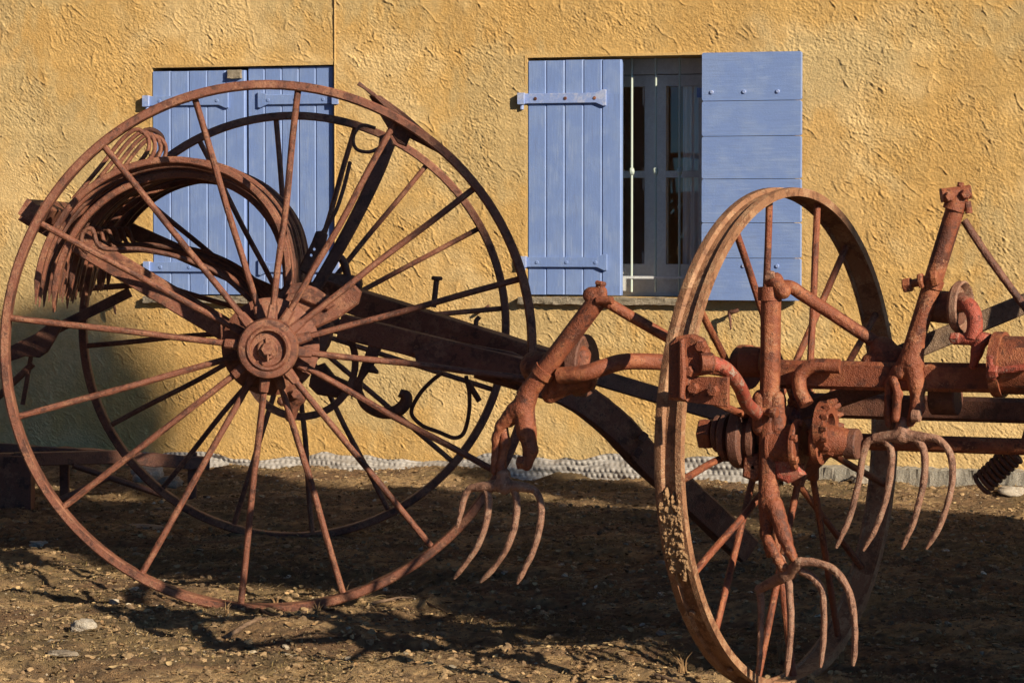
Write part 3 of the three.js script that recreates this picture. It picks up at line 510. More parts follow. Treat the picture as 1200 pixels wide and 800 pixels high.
// ---------------------------------------------------------------- hay tedder
const TD = V(T(905, 500).x, 0, T(905, 500).z);
const tedder = thing('hay_tedder', 'orange rusted hay tedder with fork arms beside an oblique iron wheel', 'hay tedder', TD);
const crankAxis = V(1, 0, CRANK_K).normalize();
{
  const c = P(920, 509, 6.7), R = 0.575; c.y = R - 0.015;
  const ax = V(0.857, 0, 0.515).normalize(), w = 0.064, th = 0.012;
  // channel rim: flat tread with low edges, open groove
  const prof = [[R - 0.02, -w / 2], [R - 0.001, -w / 2], [R, -w / 2 + 0.002], [R, -w / 2 + 0.017], [R - 0.009, -w / 2 + 0.022], [R - 0.009, w / 2 - 0.017], [R, w / 2 - 0.013], [R - 0.001, w / 2], [R - 0.02, w / 2], [R - 0.02, w / 2 - 0.006], [R - 0.015, w / 2 - 0.009], [R - 0.015, -w / 2 + 0.009], [R - 0.02, -w / 2 + 0.006]];
  const { g, b } = wheel(tedder, { c, axis: ax, R, w, th: 0.016, n: 16, start: 83 * Math.PI / 180, mat: M.dustRust, spokeMat: M.tedderRust, spokeR: 0.0082, hubR: 0.09, dish: 0.05, profile: prof, warp: 0.002, socket: 0.02 });
  part(tedder, 'wheel_hub', revolve([[0.0005, -0.09], [0.05, -0.09], [0.085, -0.06], [0.095, -0.05], [0.095, -0.03], [0.055, -0.02], [0.055, 0.02], [0.095, 0.03], [0.095, 0.05], [0.085, 0.06], [0.05, 0.1], [0.0005, 0.1]], c, ax, 36), M.tedderRust);
  // dried mud packed into the tread
  const ptOn = (a, r, z) => c.clone().addScaledVector(b.e1, r * Math.cos(a)).addScaledVector(b.e2, r * Math.sin(a)).addScaledVector(b.z, z);
  {
    const as = [], ws = []; for (let i = 0; i <= 150; i++) as.push(-(7 + 23 * i / 150) * Math.PI / 180); for (let i = 0; i <= 40; i++) ws.push(-w * 0.46 + w * 0.92 * i / 40);
    part(g, 'dried_mud', gridMesh(as, ws, (a, z) => {
      const t = (-a * 180 / Math.PI - 7) / 23, e = sstep(0, 0.12, t + 0.1 * n2(z * 60, 3)) * sstep(1, 0.85, t + 0.1 * n2(z * 50, 8)) * sstep(0.46, 0.38, Math.abs(z) / w + 0.06 * n2(a * 30, 5));
      const k = 0.55 * n2(a * 22, z * 40) + 0.5 * n2b(a * 48, z * 85) + 0.22 * n2(a * 110, z * 190), h = mix(-0.016, 0.003 + 0.006 * k, e), q = ptOn(a, R + h, z); return [q.x, q.y, q.z, 1, 1, 1];
    }), M.mud);
  }
  for (let i = 0; i < 12; i++) part(g, 'rim_bolt', disc(ptOn((97 + 22.5 * i) * Math.PI / 180, R - 0.004, 0.004 * (i % 2 ? 1 : -1)), b.e1.clone().multiplyScalar(Math.cos((97 + 22.5 * i) * Math.PI / 180)).addScaledVector(b.e2, Math.sin((97 + 22.5 * i) * Math.PI / 180)), 0.0075, 0.008, { seg: 10 }), M.dustRust);
}
// fork arms: pipe, head, clevis casting and a four-tine fork
function tine(g, list, off, r = 0.0087) { part(g, 'tine', tube(list.map(([x, y, o]) => T(x, y, off + (o ?? 0))), r, { n: 40, sides: 9, uneven: 0.0008, scale: (t) => 1.05 - 0.42 * Math.pow(t, 1.4) - (t > 0.93 ? 4 * (t - 0.93) : 0) }), M.tineIron); }
let rightArm;
const armTop = (g, x, y, off, s = 1) => {          // cap with cross bolt
  const c = T(x, y, off);
  part(g, 'head_cap', bar(c.clone().add(V(-0.032, -0.002, 0)), c.clone().add(V(0.03, 0.006, 0)), 0.044, 0.03, { c: 0.007, up: V(0.15, 1, 0) }), M.tedderRust);
  part(g, 'head_collar', rod(c.clone().add(V(0.004, -0.004, 0)), c.clone().add(V(-0.006, -0.034, 0)), 0.024, { sides: 16, crease: 0.6 }), M.tedderRust);
  part(g, 'head_bolt', mergeGeometries([rod(c.clone().add(V(0.006, 0.01, 0.01)), c.clone().add(V(0.008, 0.026, 0.012)), 0.007), hexBolt(c.clone().add(V(-0.018, -0.004, 0.026)), V(0, 0, 1), 0.011, 0.016), hexBolt(c.clone().add(V(0.016, 0.001, 0.026)), V(0, 0, 1), 0.011, 0.016), rod(c.clone().add(V(0.022, -0.014, 0.012)), c.clone().add(V(0.026, -0.04, 0.012)), 0.008)]), M.tedderRust);
};
{ // arm beside the rake
  const g = subgroup(tedder, 'fork_arm'), o = -0.2;
  part(g, 'pipe', rod(T(700, 352, o), T(614, 466, o), 0.0215, { sides: 18 }), M.tedderRust);
  part(g, 'head_cap', casting([[T(693, 346, o), T(704, 343, o), 0.019, 0.015], [T(698, 352, o), T(709, 354, o), 0.02, 0.011]]), M.tedderRust);
  part(g, 'head_bolt', mergeGeometries([rod(T(703, 333, o), T(706, 345, o), 0.01), hexBolt(T(704, 332, o), V(0.2, 1, 0), 0.014, 0.01), rod(T(700, 352, o - 0.02), T(718, 352, o - 0.02), 0.009)]), M.tedderRust);
  part(g, 'collar', rod(T(640, 432, o), T(634, 440, o), 0.026, { sides: 18 }), M.tedderRust);
  part(g, 'clevis', casting([[T(622, 455, o), T(612, 478, o), 0.0215, 0.026], [T(614, 480, o), T(617, 505, o), 0.024, 0.022], [T(617, 505, o), T(622, 528, o), 0.021, 0.016], [T(622, 528, o), T(617, 545, o), 0.016, 0.013], [T(604, 482, o), T(588, 500, o), 0.022, 0.015], [T(588, 500, o), T(582, 515, o), 0.014, 0.011], [T(583, 512, o), T(579, 552, o), 0.012, 0.009]], { cut: [[T(596, 508, o - 0.04), T(596, 508, o + 0.06), 0.014], [T(592, 520, o - 0.05), T(597, 560, o + 0.0), 0.013]] }), M.tedderRust);
  part(g, 'clevis_pin', casting([[T(590, 500, o), T(592, 518, o), 0.01, 0.012], [T(592, 518, o), T(587, 545, o), 0.011, 0.01], [T(587, 545, o), T(590, 562, o), 0.012, 0.013]]), M.tedderRust);
  part(g, 'bolt', hexBolt(T(612, 542, o - 0.02), crankAxis, 0.016, 0.02), M.tedderRust);
  part(g, 'fork_head', casting([[T(560, 571, o), T(590, 568, o), 0.0105, 0.015], [T(590, 568, o), T(618, 571, o), 0.015, 0.0105], [T(590, 556, o), T(592, 572, o), 0.016, 0.014]], { k: 0.008 }), M.tineIron);
  tine(g, [[564, 571], [552, 572], [545, 581], [540, 600], [536, 618]], o);
  tine(g, [[568, 570], [572, 582], [571, 605], [561, 637], [546, 660], [532, 678]], o);
  tine(g, [[601, 570], [605, 584], [604, 612], [594, 642], [580, 664], [563, 682]], o);
  tine(g, [[614, 571], [627, 575], [634, 590], [633, 615], [625, 645], [614, 668], [606, 684]], o);
}
{ // upright arm in front of the wheel
  const g = subgroup(tedder, 'fork_arm'), o = -0.04;
  part(g, 'pipe', rod(T(904, 338, o), T(901, 575, o), 0.0225, { sides: 20 }), M.tedderRust);
  part(g, 'collar', rod(T(902.5, 336, o), T(902.5, 352, o), 0.0265, { sides: 18, crease: 0.6 }), M.tedderRust);
  part(g, 'head_cap', casting([[T(905, 330, o), T(910, 328, o), 0.016, 0.016], [T(908, 330, o - 0.01), T(918, 341, o - 0.01), 0.014, 0.018]]), M.tedderRust);
  part(g, 'head_bolt', mergeGeometries([hexBolt(T(903, 322, o - 0.01), V(0.1, 1, 0.2), 0.011, 0.016), rod(T(898, 326, o - 0.02), T(908, 323, o - 0.02), 0.006)]), M.tineIron);
  part(g, 'clamp', casting([[T(893, 468, o), T(893, 500, o), 0.022, 0.022], [T(911, 468, o), T(911, 500, o), 0.02, 0.02]], { k: 0.006, cut: [[T(897, 455, o - 0.045), T(897, 510, o - 0.045), 0.006]] }), M.tedderRust);
  part(g, 'clamp_bolt', mergeGeometries([rod(T(884, 480, o - 0.045), T(912, 484, o - 0.045), 0.008), hexBolt(T(907, 483, o - 0.05), V(1, -0.1, 0.5), 0.014, 0.016), hexBolt(T(886, 480, o - 0.045), V(1, -0.1, 0.5), 0.012, 0.014)]), M.tedderRust);
  part(g, 'clevis', casting([[T(901, 560, o), T(902, 590, o), 0.0225, 0.024], [T(901, 590, o), T(898, 625, o), 0.021, 0.014], [T(908, 592, o - 0.01), T(920, 630, o - 0.02), 0.02, 0.016], [T(920, 630, o - 0.02), T(930, 654, o - 0.02), 0.015, 0.01], [T(898, 625, o), T(901, 650, o), 0.012, 0.007]], { cut: [[T(906, 592, o - 0.06), T(912, 650, o - 0.06), 0.012]] }), M.tedderRust);
  part(g, 'clevis_pin', casting([[T(900, 632, o - 0.035), T(906, 645, o - 0.035), 0.011, 0.012], [T(906, 645, o - 0.035), T(918, 665, o - 0.03), 0.011, 0.012]]), M.tedderRust);
  part(g, 'fork_head', casting([[T(890, 690, o + 0.02), T(925, 672, o - 0.02), 0.0105, 0.014], [T(925, 672, o - 0.02), T(938, 658, o - 0.05), 0.014, 0.011], [T(915, 655, o - 0.02), T(920, 676, o - 0.02), 0.013, 0.013]], { k: 0.008 }), M.tineIron);
  tine(g, [[890, 690], [892, 700], [892, 730], [891, 762], [889, 792]], o + 0.02);
  tine(g, [[924, 676], [926, 700], [927, 735], [925, 765], [922, 792]], o - 0.02);
  tine(g, [[938, 668], [952, 676], [963, 690], [966, 720], [965, 755], [962, 782]], o - 0.03);
  tine(g, [[934, 658], [955, 659], [978, 668], [994, 690], [1001, 720], [1002, 760], [1000, 780]], o - 0.05, 0.0092);
}
{ // arm at the right
  const g = subgroup(tedder, 'fork_arm'), o = 0.0; rightArm = g;
  part(g, 'pipe', rod(T(1122, 238, o), T(1066, 420, o), 0.0205, { sides: 20 }), M.tedderRust);
  armTop(g, 1121, 228, o);
  part(g, 'collar', rod(T(1091, 336, o), T(1094, 327, o), 0.0255, { sides: 18, crease: 0.6 }), M.tedderRust);
  part(g, 'clamp_bolt', mergeGeometries([rod(T(1060, 334, o - 0.02), T(1100, 326, o - 0.02), 0.009), hexBolt(T(1064, 334, o - 0.02), V(1, 0.2, 0.4), 0.017, 0.02), hexBolt(T(1080, 329, o - 0.03), V(1, 0.2, 0.4), 0.018, 0.012), hexBolt(T(1096, 326, o - 0.03), V(1, 0.2, 0.4), 0.018, 0.016)]), M.tedderRust);
  part(g, 'clevis', casting([[T(1073, 398, o), T(1070, 425, o), 0.021, 0.023], [T(1070, 425, o), T(1075, 452, o), 0.022, 0.018], [T(1066, 420, o), T(1056, 436, o), 0.022, 0.018], [T(1075, 450, o), T(1076, 478, o), 0.018, 0.015], [T(1075, 478, o), T(1067, 496, o), 0.016, 0.009], [T(1054, 434, o), T(1043, 448, o), 0.016, 0.01], [T(1042, 450, o), T(1041, 485, o), 0.009, 0.008], [T(1041, 485, o), T(1042, 497, o), 0.008, 0.007]], { cut: [[T(1053, 450, o - 0.05), T(1053, 450, o + 0.06), 0.011], [T(1052, 455, o - 0.05), T(1055, 505, o), 0.012]] }), M.tedderRust);
  part(g, 'clevis_pin', casting([[T(1048, 445, o - 0.015), T(1053, 462, o - 0.015), 0.009, 0.009], [T(1053, 462, o - 0.015), T(1050, 490, o - 0.015), 0.009, 0.01]]), M.tedderRust);
  part(g, 'bolt', disc(T(1074, 487, o - 0.02), crankAxis, 0.014, 0.02, { seg: 14 }), M.tineIron);
  part(g, 'fork_head', casting([[T(1026, 513, o), T(1055, 510, o), 0.0105, 0.015], [T(1055, 510, o), T(1084, 512, o), 0.015, 0.0105], [T(1058, 496, o), T(1058, 512, o), 0.014, 0.014]], { k: 0.008 }), M.tineIron);
  tine(g, [[1030, 513], [1018, 517], [1012, 532], [1007, 562], [998, 600], [988, 625], [980, 642]], o);
  tine(g, [[1036, 513], [1044, 525], [1044, 555], [1037, 590], [1026, 620], [1012, 645]], o);
  tine(g, [[1072, 512], [1082, 525], [1084, 555], [1077, 590], [1068, 620], [1057, 643]], o);
  tine(g, [[1080, 511], [1100, 515], [1113, 530], [1117, 556], [1111, 590], [1100, 620], [1086, 643]], o);
}
for (const [l, t] of [[0.44, 0.05], [0.88, -0.06]]) { const c = rightArm.clone(); c.position.copy(crankAxis).multiplyScalar(l); c.position.y += t; tedder.add(c); }          // the arms of the far half, out of the picture
// connecting rods from the arm heads
part(tedder, 'connecting_rod', tube([T(708, 352, -0.18), T(735, 368, -0.15), T(770, 388, -0.1), T(800, 405, -0.05)], 0.0125), M.tedderRust);
part(tedder, 'connecting_rod', tube([T(912, 336, -0.03), T(926, 336, -0.03), T(942, 346, -0.02), T(985, 374, 0.02), T(1020, 397, 0.06), T(1042, 411, 0.08)], 0.0145, { n: 40 }), M.tedderRust);
part(tedder, 'rod_sleeve', rod(T(911, 337, -0.03), T(917, 336, -0.03), 0.018), M.tedderRust);
part(tedder, 'connecting_rod', tube([T(1130, 258, 0.03), T(1160, 303, 0.05), T(1196, 352, 0.08), T(1230, 398, 0.1)], 0.0085), M.darkIron);
// crank pipe through the arms
part(tedder, 'crank_pipe', tube([T(655, 440, -0.2), T(686, 437, -0.2), T(708, 430, -0.18), T(730, 424, -0.14), T(772, 424, -0.08), T(806, 426, -0.04), T(850, 432, 0.02)], 0.0185, { n: 40 }), M.tedderRust);
part(tedder, 'crank_bearing', casting([[T(628, 430, -0.13), T(680, 440, -0.13), 0.036, 0.034], [T(660, 450, -0.15), T(645, 462, -0.15), 0.028, 0.02], [T(680, 418, -0.13), T(684, 446, -0.13), 0.026, 0.024]], { k: 0.02 }), M.tedderRust);
part(tedder, 'crank_disc', disc(T(682, 428, -0.1), crankAxis, 0.07, 0.03), M.darkIron);
// bearing bracket on the left of the wheel
part(tedder, 'bearing_bracket', plate(pts([[786, 402], [794, 394], [812, 391], [824, 396], [831, 410], [833, 438], [812, 442], [808, 470], [785, 468]], (x, y) => T(x, y, -0.45)), V(-CRANK_K, 0, 1), 0.03, { bevel: 0.006 }), M.tedderRust);
part(tedder, 'bracket_rib', plate(pts([[797, 398], [803, 396], [806, 436], [803, 468], [797, 468]], (x, y) => T(x, y, -0.475)), V(-CRANK_K, 0, 1), 0.024, { bevel: 0.005 }), M.tedderRust);
part(tedder, 'bearing_boss', revolve([[0.006, -0.016], [0.0215, -0.016], [0.0215, 0.01], [0.019, 0.013], [0.0155, 0.013], [0.0155, 0.0], [0.006, 0.0]], T(829, 425, -0.46), V(0.9, 0, -0.2), 24), M.tedderRust);
part(tedder, 'bracket_plate', plate(pts([[803, 441, -0.45], [860, 441, -0.42], [860, 476, -0.42], [798, 470, -0.45]], T), V(-CRANK_K, 0, 1), 0.012), M.tedderRust);
for (const [x, y] of [[813, 455], [836, 458], [822, 406], [807, 435]]) part(tedder, 'bolt', hexBolt(T(x, y, -0.472), V(-CRANK_K, 0, 1), 0.0125, 0.018), M.tedderRust);
part(tedder, 'bent_pipe', tube([T(832, 424, -0.45), T(846, 429, -0.42), T(858, 440, -0.36), T(868, 455, -0.28), T(876, 474, -0.18), T(888, 484, -0.08)], 0.0155, { n: 36 }), M.redRust);
part(tedder, 'eccentric_disc', disc(T(874, 430, 0.06), V(0.75, 0, 0.66).normalize(), 0.05, 0.028), M.tedderRust);
part(tedder, 'eccentric_disc', disc(T(882, 424, 0.02), crankAxis, 0.034, 0.05), M.tedderRust);
// gear train under the frame
part(tedder, 'gear_shaft', rod(T(822, 508, 0.0), T(900, 512, 0.0), 0.02), M.darkIron);
part(tedder, 'gear_nut', hexBolt(T(829, 508, 0), crankAxis, 0.036, 0.03), M.tedderRust);
part(tedder, 'gear_washer', disc(T(843, 508, 0), crankAxis, 0.042, 0.014), M.darkIron);
part(tedder, 'gear', revolve([[0.0005, -0.04], [0.05, -0.04], [0.054, -0.036], [0.054, -0.024], [0.044, -0.02], [0.044, -0.014], [0.066, -0.01], [0.068, -0.006], [0.068, 0.012], [0.064, 0.016], [0.048, 0.02], [0.048, 0.028], [0.058, 0.032], [0.058, 0.044], [0.0005, 0.044]], T(868, 513, 0), crankAxis, 40, { crease: 0.4 }), M.darkIron);
for (let i = 0; i < 4; i++) { const b = basis(crankAxis), a = i * Math.PI / 2 + 0.9; part(tedder, 'gear_bolt', hexBolt(T(868, 513, 0).addScaledVector(crankAxis, -0.042).addScaledVector(b.e1, 0.036 * Math.cos(a)).addScaledVector(b.e2, 0.036 * Math.sin(a)), crankAxis, 0.008, 0.012), M.tedderRust); }
part(tedder, 'gear_housing', mergeGeometries([disc(T(925, 522, -0.02), crankAxis, 0.046, 0.07, { seg: 32 }), disc(T(936, 522, -0.03), crankAxis, 0.058, 0.014, { seg: 32 }), disc(T(908, 522, -0.01), crankAxis, 0.056, 0.012, { seg: 32 })]), M.tedderRust);
for (let i = 0; i < 6; i++) { const b = basis(crankAxis), a = i * Math.PI / 3 + 0.4; part(tedder, 'flange_bolt', hexBolt(T(939, 522, -0.035).addScaledVector(b.e1, 0.048 * Math.cos(a)).addScaledVector(b.e2, 0.048 * Math.sin(a)), crankAxis, 0.009, 0.014), M.tedderRust); }
part(tedder, 'housing_foot', plate(pts([[874, 534], [892, 530], [900, 556], [886, 564], [872, 558]], (x, y) => T(x, y, -0.03)), V(-CRANK_K, 0, 1), 0.03, { bevel: 0.005, holes: [[T(885, 547, -0.03), 0.009]] }), M.tedderRust);
part(tedder, 'housing_web', plate(pts([[908, 538], [934, 538], [944, 556], [926, 566], [912, 560]], (x, y) => T(x, y, -0.04)), V(-CRANK_K, 0, 1), 0.028, { bevel: 0.005 }), M.redRust);
part(tedder, 'bevel_cone', revolve([[0.0005, -0.04], [0.046, -0.04], [0.052, -0.034], [0.052, -0.022], [0.038, -0.016], [0.03, 0.03], [0.026, 0.04], [0.0005, 0.04]], T(976, 517, -0.03), crankAxis, 32), M.tedderRust);
part(tedder, 'bevel_collar', disc(T(999, 520, -0.02), crankAxis, 0.034, 0.03), M.darkIron);
{ const c = T(968, 500, -0.04), b = basis(crankAxis), r = [revolve([[0.03, -0.012], [0.056, -0.012], [0.056, 0.012], [0.03, 0.012]], c, crankAxis, 32)]; for (let i = 0; i < 14; i++) { const a = i / 14 * Math.PI * 2, d = b.e1.clone().multiplyScalar(Math.cos(a)).addScaledVector(b.e2, Math.sin(a)); r.push(bar(c.clone().addScaledVector(d, 0.054).addScaledVector(crankAxis, 0.01), c.clone().addScaledVector(d, 0.06).addScaledVector(crankAxis, 0.022), 0.01, 0.016, { n: 2, scale: (t) => 1 - 0.5 * t })); } part(tedder, 'bevel_gear', mergeGeometries(r), M.tedderRust); }
// frame
const frameL = (px, py, o) => T(px, py, o);
const along = (p, l) => p.clone().addScaledVector(crankAxis, l);
part(tedder, 'frame_beam', bar(frameL(912, 438, 0.03), along(frameL(912, 436, 0.03), 1.6), 0.05, 0.062, { c: 0.008 }), M.tedderRust);
part(tedder, 'frame_elbow', tube([T(985, 429, -0.03), T(950, 430, -0.035), T(938, 440, -0.04), T(938, 458, -0.045), T(946, 474, -0.05)], 0.016, { n: 40 }), M.tedderRust);
part(tedder, 'frame_beam', bar(T(930, 474, 0.3), along(T(930, 474, 0.3), 1.55), 0.045, 0.055, { c: 0.008 }), M.darkIron);
part(tedder, 'axle_pipe', rod(T(905, 514, 0.16), along(T(905, 514, 0.16), 1.75), 0.0185), M.tedderRust);
part(tedder, 'frame_brace', bar(T(1050, 418, 0.12), T(1225, 346, 0.2), 0.022, 0.044), M.oldWood);
part(tedder, 'frame_brace', bar(T(1060, 440, 0.14), T(940, 482, 0.14), 0.03, 0.04), M.darkIron);
part(tedder, 'frame_knee', casting([[T(1035, 410, 0.06), T(1050, 425, 0.05), 0.03, 0.028], [T(1020, 424, 0.05), T(1052, 420, 0.05), 0.02, 0.026]]), M.tedderRust);
part(tedder, 'hanger_bar', bar(T(1052, 430, 0.1), T(1050, 508, 0.12), 0.02, 0.045), M.darkIron);
part(tedder, 'slip_clutch', disc(T(1108, 466, 0.12), crankAxis, 0.038, 0.06), M.darkIron);
// cupped pulley, red elbow and its bracket
part(tedder, 'pulley', revolve([[0.02, -0.016], [0.05, -0.014], [0.057, -0.006], [0.057, 0.007], [0.053, 0.01], [0.049, 0.006], [0.045, -0.006], [0.02, -0.008]], T(1127, 360, 0.02), V(0.86, 0, 0.5).normalize(), 40), M.tineIron);
part(tedder, 'pulley_shaft', rod(T(1090, 358, 0.04), T(1128, 362, 0.03), 0.035), M.darkIron);
part(tedder, 'elbow', tube([T(1124, 357, 0.0), T(1134, 357, -0.02), T(1141, 366, -0.03), T(1143, 382, -0.03), T(1140, 396, -0.03)], 0.0175, { n: 36 }), M.redRust);
part(tedder, 'elbow_bracket', casting([[T(1120, 397, -0.03), T(1152, 397, -0.03), 0.013, 0.014], [T(1152, 397, -0.03), T(1146, 412, -0.03), 0.012, 0.012], [T(1146, 410, -0.03), T(1141, 428, -0.03), 0.013, 0.009], [T(1160, 396, -0.02), T(1150, 400, -0.03), 0.01, 0.012]], { k: 0.008 }), M.redRust);
part(tedder, 'bolt', hexBolt(T(1120, 396, -0.04), crankAxis, 0.013, 0.02), M.redRust);
part(tedder, 'bearing_shell', disc(T(1192, 428, -0.02), crankAxis, 0.062, 0.1, { seg: 36 }), M.tedderRust);
part(tedder, 'bearing_strap', revolve([[0.062, -0.01], [0.07, -0.01], [0.07, 0.012], [0.062, 0.012]], T(1172, 427, -0.02), crankAxis, 36), M.tedderRust);
part(tedder, 'strap_bolt', mergeGeometries([rod(T(1160, 436, -0.1), T(1205, 430, -0.1), 0.008), hexBolt(T(1165, 435, -0.1), crankAxis, 0.014, 0.02), casting([[T(1162, 420, -0.085), T(1163, 440, -0.09), 0.011, 0.012]])].map((g) => { g.deleteAttribute('uv'); return boxUV(g); })), M.redRust);
part(tedder, 'drag_spring', (() => { const a = T(1150, 568, 0.32), e = T(1190, 530, 0.32), ax = e.clone().sub(a), L = ax.length(), z = ax.clone().normalize(), s = V().crossVectors(z, V(0, 0, 1)).normalize(), u = V().crossVectors(s, z), p = []; const n = 8.5; for (let i = 0; i <= 170; i++) { const t = i / 170, q = t * n * 2 * Math.PI; p.push(a.clone().addScaledVector(ax, t).addScaledVector(s, 0.023 * Math.cos(q)).addScaledVector(u, 0.023 * Math.sin(q))); } return sweep(circle(0.0058, 8), p, { crease: 1 }); })(), M.darkIron);
part(tedder, 'spring_hook', tube([T(1190, 530, 0.32), T(1200, 515, 0.3), T(1206, 490, 0.28)], 0.0058), M.darkIron);
// far wheel of the tedder stands out of the picture to the right and carries that end
wheel(tedder, { c: P(907, 509, 6.7).setY(0.56).addScaledVector(V(0.857, 0, 0.515), 1.75), axis: V(0.857, 0, 0.515), R: 0.575, w: 0.076, th: 0.016, n: 16, start: 1, mat: M.dustRust, spokeMat: M.tedderRust, spokeR: 0.0082, hubR: 0.09, dish: 0.05, socket: 0.02 });

// ---------------------------------------------------------------- low iron frame behind the rake at the left
{
  const b = P(80, 590, 11.2), h = thing('harrow_frame', 'low dark iron harrow frame standing by the wall behind the rake', 'harrow', V(b.x, 0, -11.2)), q = (x, y, d = 11.2) => P(x, y, d);
  part(h, 'main_beam', bar(q(-80, 522), q(245, 543, 11.4), 0.05, 0.05, { uneven: 0.005, n: 30 }), M.darkIron);
  part(h, 'cross_beam', bar(q(-60, 540, 10.7), q(140, 535, 11.3), 0.05, 0.05), M.darkIron);
  for (const [x, d] of [[75, 11.2], [-20, 11.0], [22, 10.9], [225, 11.4]]) part(h, 'leg', bar(q(x, 530, d), V(q(x, 530, d).x, -0.03, -d), 0.035, 0.03, { up: V(0, 0, 1) }), M.darkIron);
  part(h, 'box', bar(q(-40, 565, 10.9), q(38, 565, 10.9), 0.1, 0.2), M.rakeRust);
  part(h, 'brace', rod(q(125, 560, 11), q(60, 590, 10.9), 0.012), M.darkIron);
  part(h, 'brace', rod(q(85, 545, 11.1), q(190, 580, 11.2), 0.012), M.darkIron);
  part(h, 'knob', disc(q(53, 510, 11.1), V(0, 1, 0), 0.02, 0.05), M.darkIron);
}

// ---------------------------------------------------------------- loose things on the ground
function rock(seed, sx, sy, sz) { const g = mergeVertices(new THREE.IcosahedronGeometry(1, 4).deleteAttribute('uv').deleteAttribute('normal')), p = g.attributes.position; for (let i = 0; i < p.count; i++) { const x = p.getX(i), y = p.getY(i), z = p.getZ(i), f = 1 + 0.25 * n3(x * 1.1 + seed, y * 1.1, z * 1.1) + 0.1 * n3(x * 3 + seed, y * 3, z * 3) + 0.03 * n3(x * 9, y * 9 + seed, z * 9); const q = (v) => Math.sign(v) * Math.pow(Math.abs(v), 0.8); p.setXYZ(i, q(x) * f * sx, q(y) * f * sy, q(z) * f * sz); } g.computeVertexNormals(); return boxUV(g); }
const onGround = (px, py) => { const d = dirOf(px, py), t = CAMH / -d.y; return V(d.x * t, 0, d.z * t); };
M.limestone = paintMat([0.38, 0.32, 0.25], [0.48, 0.42, 0.34], 0.2); M.limestone.roughness = 0.95; M.limestone.bumpScale = 0.004;
M.flatStone = paintMat([0.24, 0.19, 0.14], [0.3, 0.25, 0.19], 0.2); M.flatStone.roughness = 0.95; M.flatStone.bumpScale = 0.004;
const stones = [
  [98, 739, 0.032, 0.018, 0.026, 'limestone', 'pale rounded stone lying before the tall rake wheel'], [66, 750, 0.022, 0.008, 0.03, 'limestone', 'small flat tan stone next to the pale rounded one'],
  [74, 766, 0.04, 0.006, 0.035, 'flatStone', 'thin brown slab of stone set in the soil'], [165, 618, 0.06, 0.02, 0.08, 'flatStone', 'broad flat grey stone behind the rake wheel spokes'],
  [190, 672, 0.018, 0.011, 0.016, 'limestone', 'small pale pebble near the dark foot of the rake rim'], [133, 705, 0.014, 0.009, 0.014, 'limestone', 'tan pebble in the sunny strip before the rake'],
  [45, 634, 0.03, 0.014, 0.03, 'limestone', 'whitish stone in the shade of the harrow frame'], [780, 660, 0.03, 0.012, 0.03, 'flatStone', 'grey stone beside the muddy rim of the tedder wheel'],
  [172, 562, 0.06, 0.04, 0.06, 'limestone', 'pale lump of rubble at the wall under the harrow beam'], [198, 570, 0.05, 0.03, 0.05, 'flatStone', 'brown lump of rubble at the wall beside the drainage sheet'],
  [1010, 571, 0.04, 0.025, 0.04, 'limestone', 'white stone against the concrete footing'], [1185, 580, 0.05, 0.02, 0.05, 'limestone', 'tan stone on the grass verge below the spring'],
];
stones.forEach(([px, py, sx, sy, sz, m, label], i) => { const p = onGround(px, py); p.y = groundH(p.x, p.z) + sy * 0.35; const t = thing('stone', label, 'stone', p); const g = rock(i * 5.3, sx, sy, sz); g.rotateY(i * 1.7); g.translate(p.x, p.y, p.z); part(t, 'rock', g, M[m]); });
// gravel, straw, leaf litter, low grass: nobody could count them
const inView = (r) => { const d = mix(6.3, 12.6, Math.pow(r(), 1.0)), w = d * 0.19; return [(r() * 2 - 1) * w, -d]; };
const behindWall = (x, z) => V(x, 0, z).sub(V(0, 0, HOUSE_Z)).dot(wallN) < 0.1;
function scatter(name, label, category, geo, mat, n, seed, place, colours) {
  const r = rng(seed), im = new THREE.InstancedMesh(geo, mat, n), o = new THREE.Object3D(), c = new THREE.Color(); let k = 0, guard = 0;
  while (k < n && guard++ < n * 6) { const [x, z] = inView(r); if (behindWall(x, z)) continue; if (!place(o, x, z, r)) continue; o.updateMatrix(); im.setMatrixAt(k, o.matrix); const cc = colours(r); im.setColorAt(k, c.setRGB(...cc)); k++; }
  im.count = k; im.name = name; im.userData = { kind: 'stuff', label, category }; shadows(im); scene.add(im);
}
const plain = (rough = 1) => new THREE.MeshStandardMaterial({ color: 0xffffff, roughness: rough });
const crumbGeo = (() => { const g = mergeVertices(new THREE.DodecahedronGeometry(1, 0).deleteAttribute('uv').deleteAttribute('normal')), p = g.attributes.position, r = rng(5); for (let i = 0; i < p.count; i++) { const f = 0.65 + 0.6 * r(); p.setXYZ(i, p.getX(i) * f, p.getY(i) * f, p.getZ(i) * f); } const q = g.toNonIndexed(); q.computeVertexNormals(); return q; })();
scatter('gravel', 'loose gravel and clods scattered over the bare soil', 'gravel', crumbGeo, plain(), 30000, 51, (o, x, z, r) => { const s = 0.0018 + 0.008 * Math.pow(r(), 6); o.position.set(x, groundH(x, z) + s * 0.15, z); o.scale.set(s * (0.7 + r()), s * (0.4 + 0.5 * r()), s * (0.7 + r())); o.rotation.set(r() * 0.6, r() * 6, r() * 0.6); return true; }, (r) => { const k = 0.5 + r(); const t = r(); const a = t < 0.04 ? [0.4, 0.33, 0.24] : t < 0.6 ? [0.28, 0.185, 0.095] : [0.18, 0.115, 0.062]; return a.map((v) => v * k); });
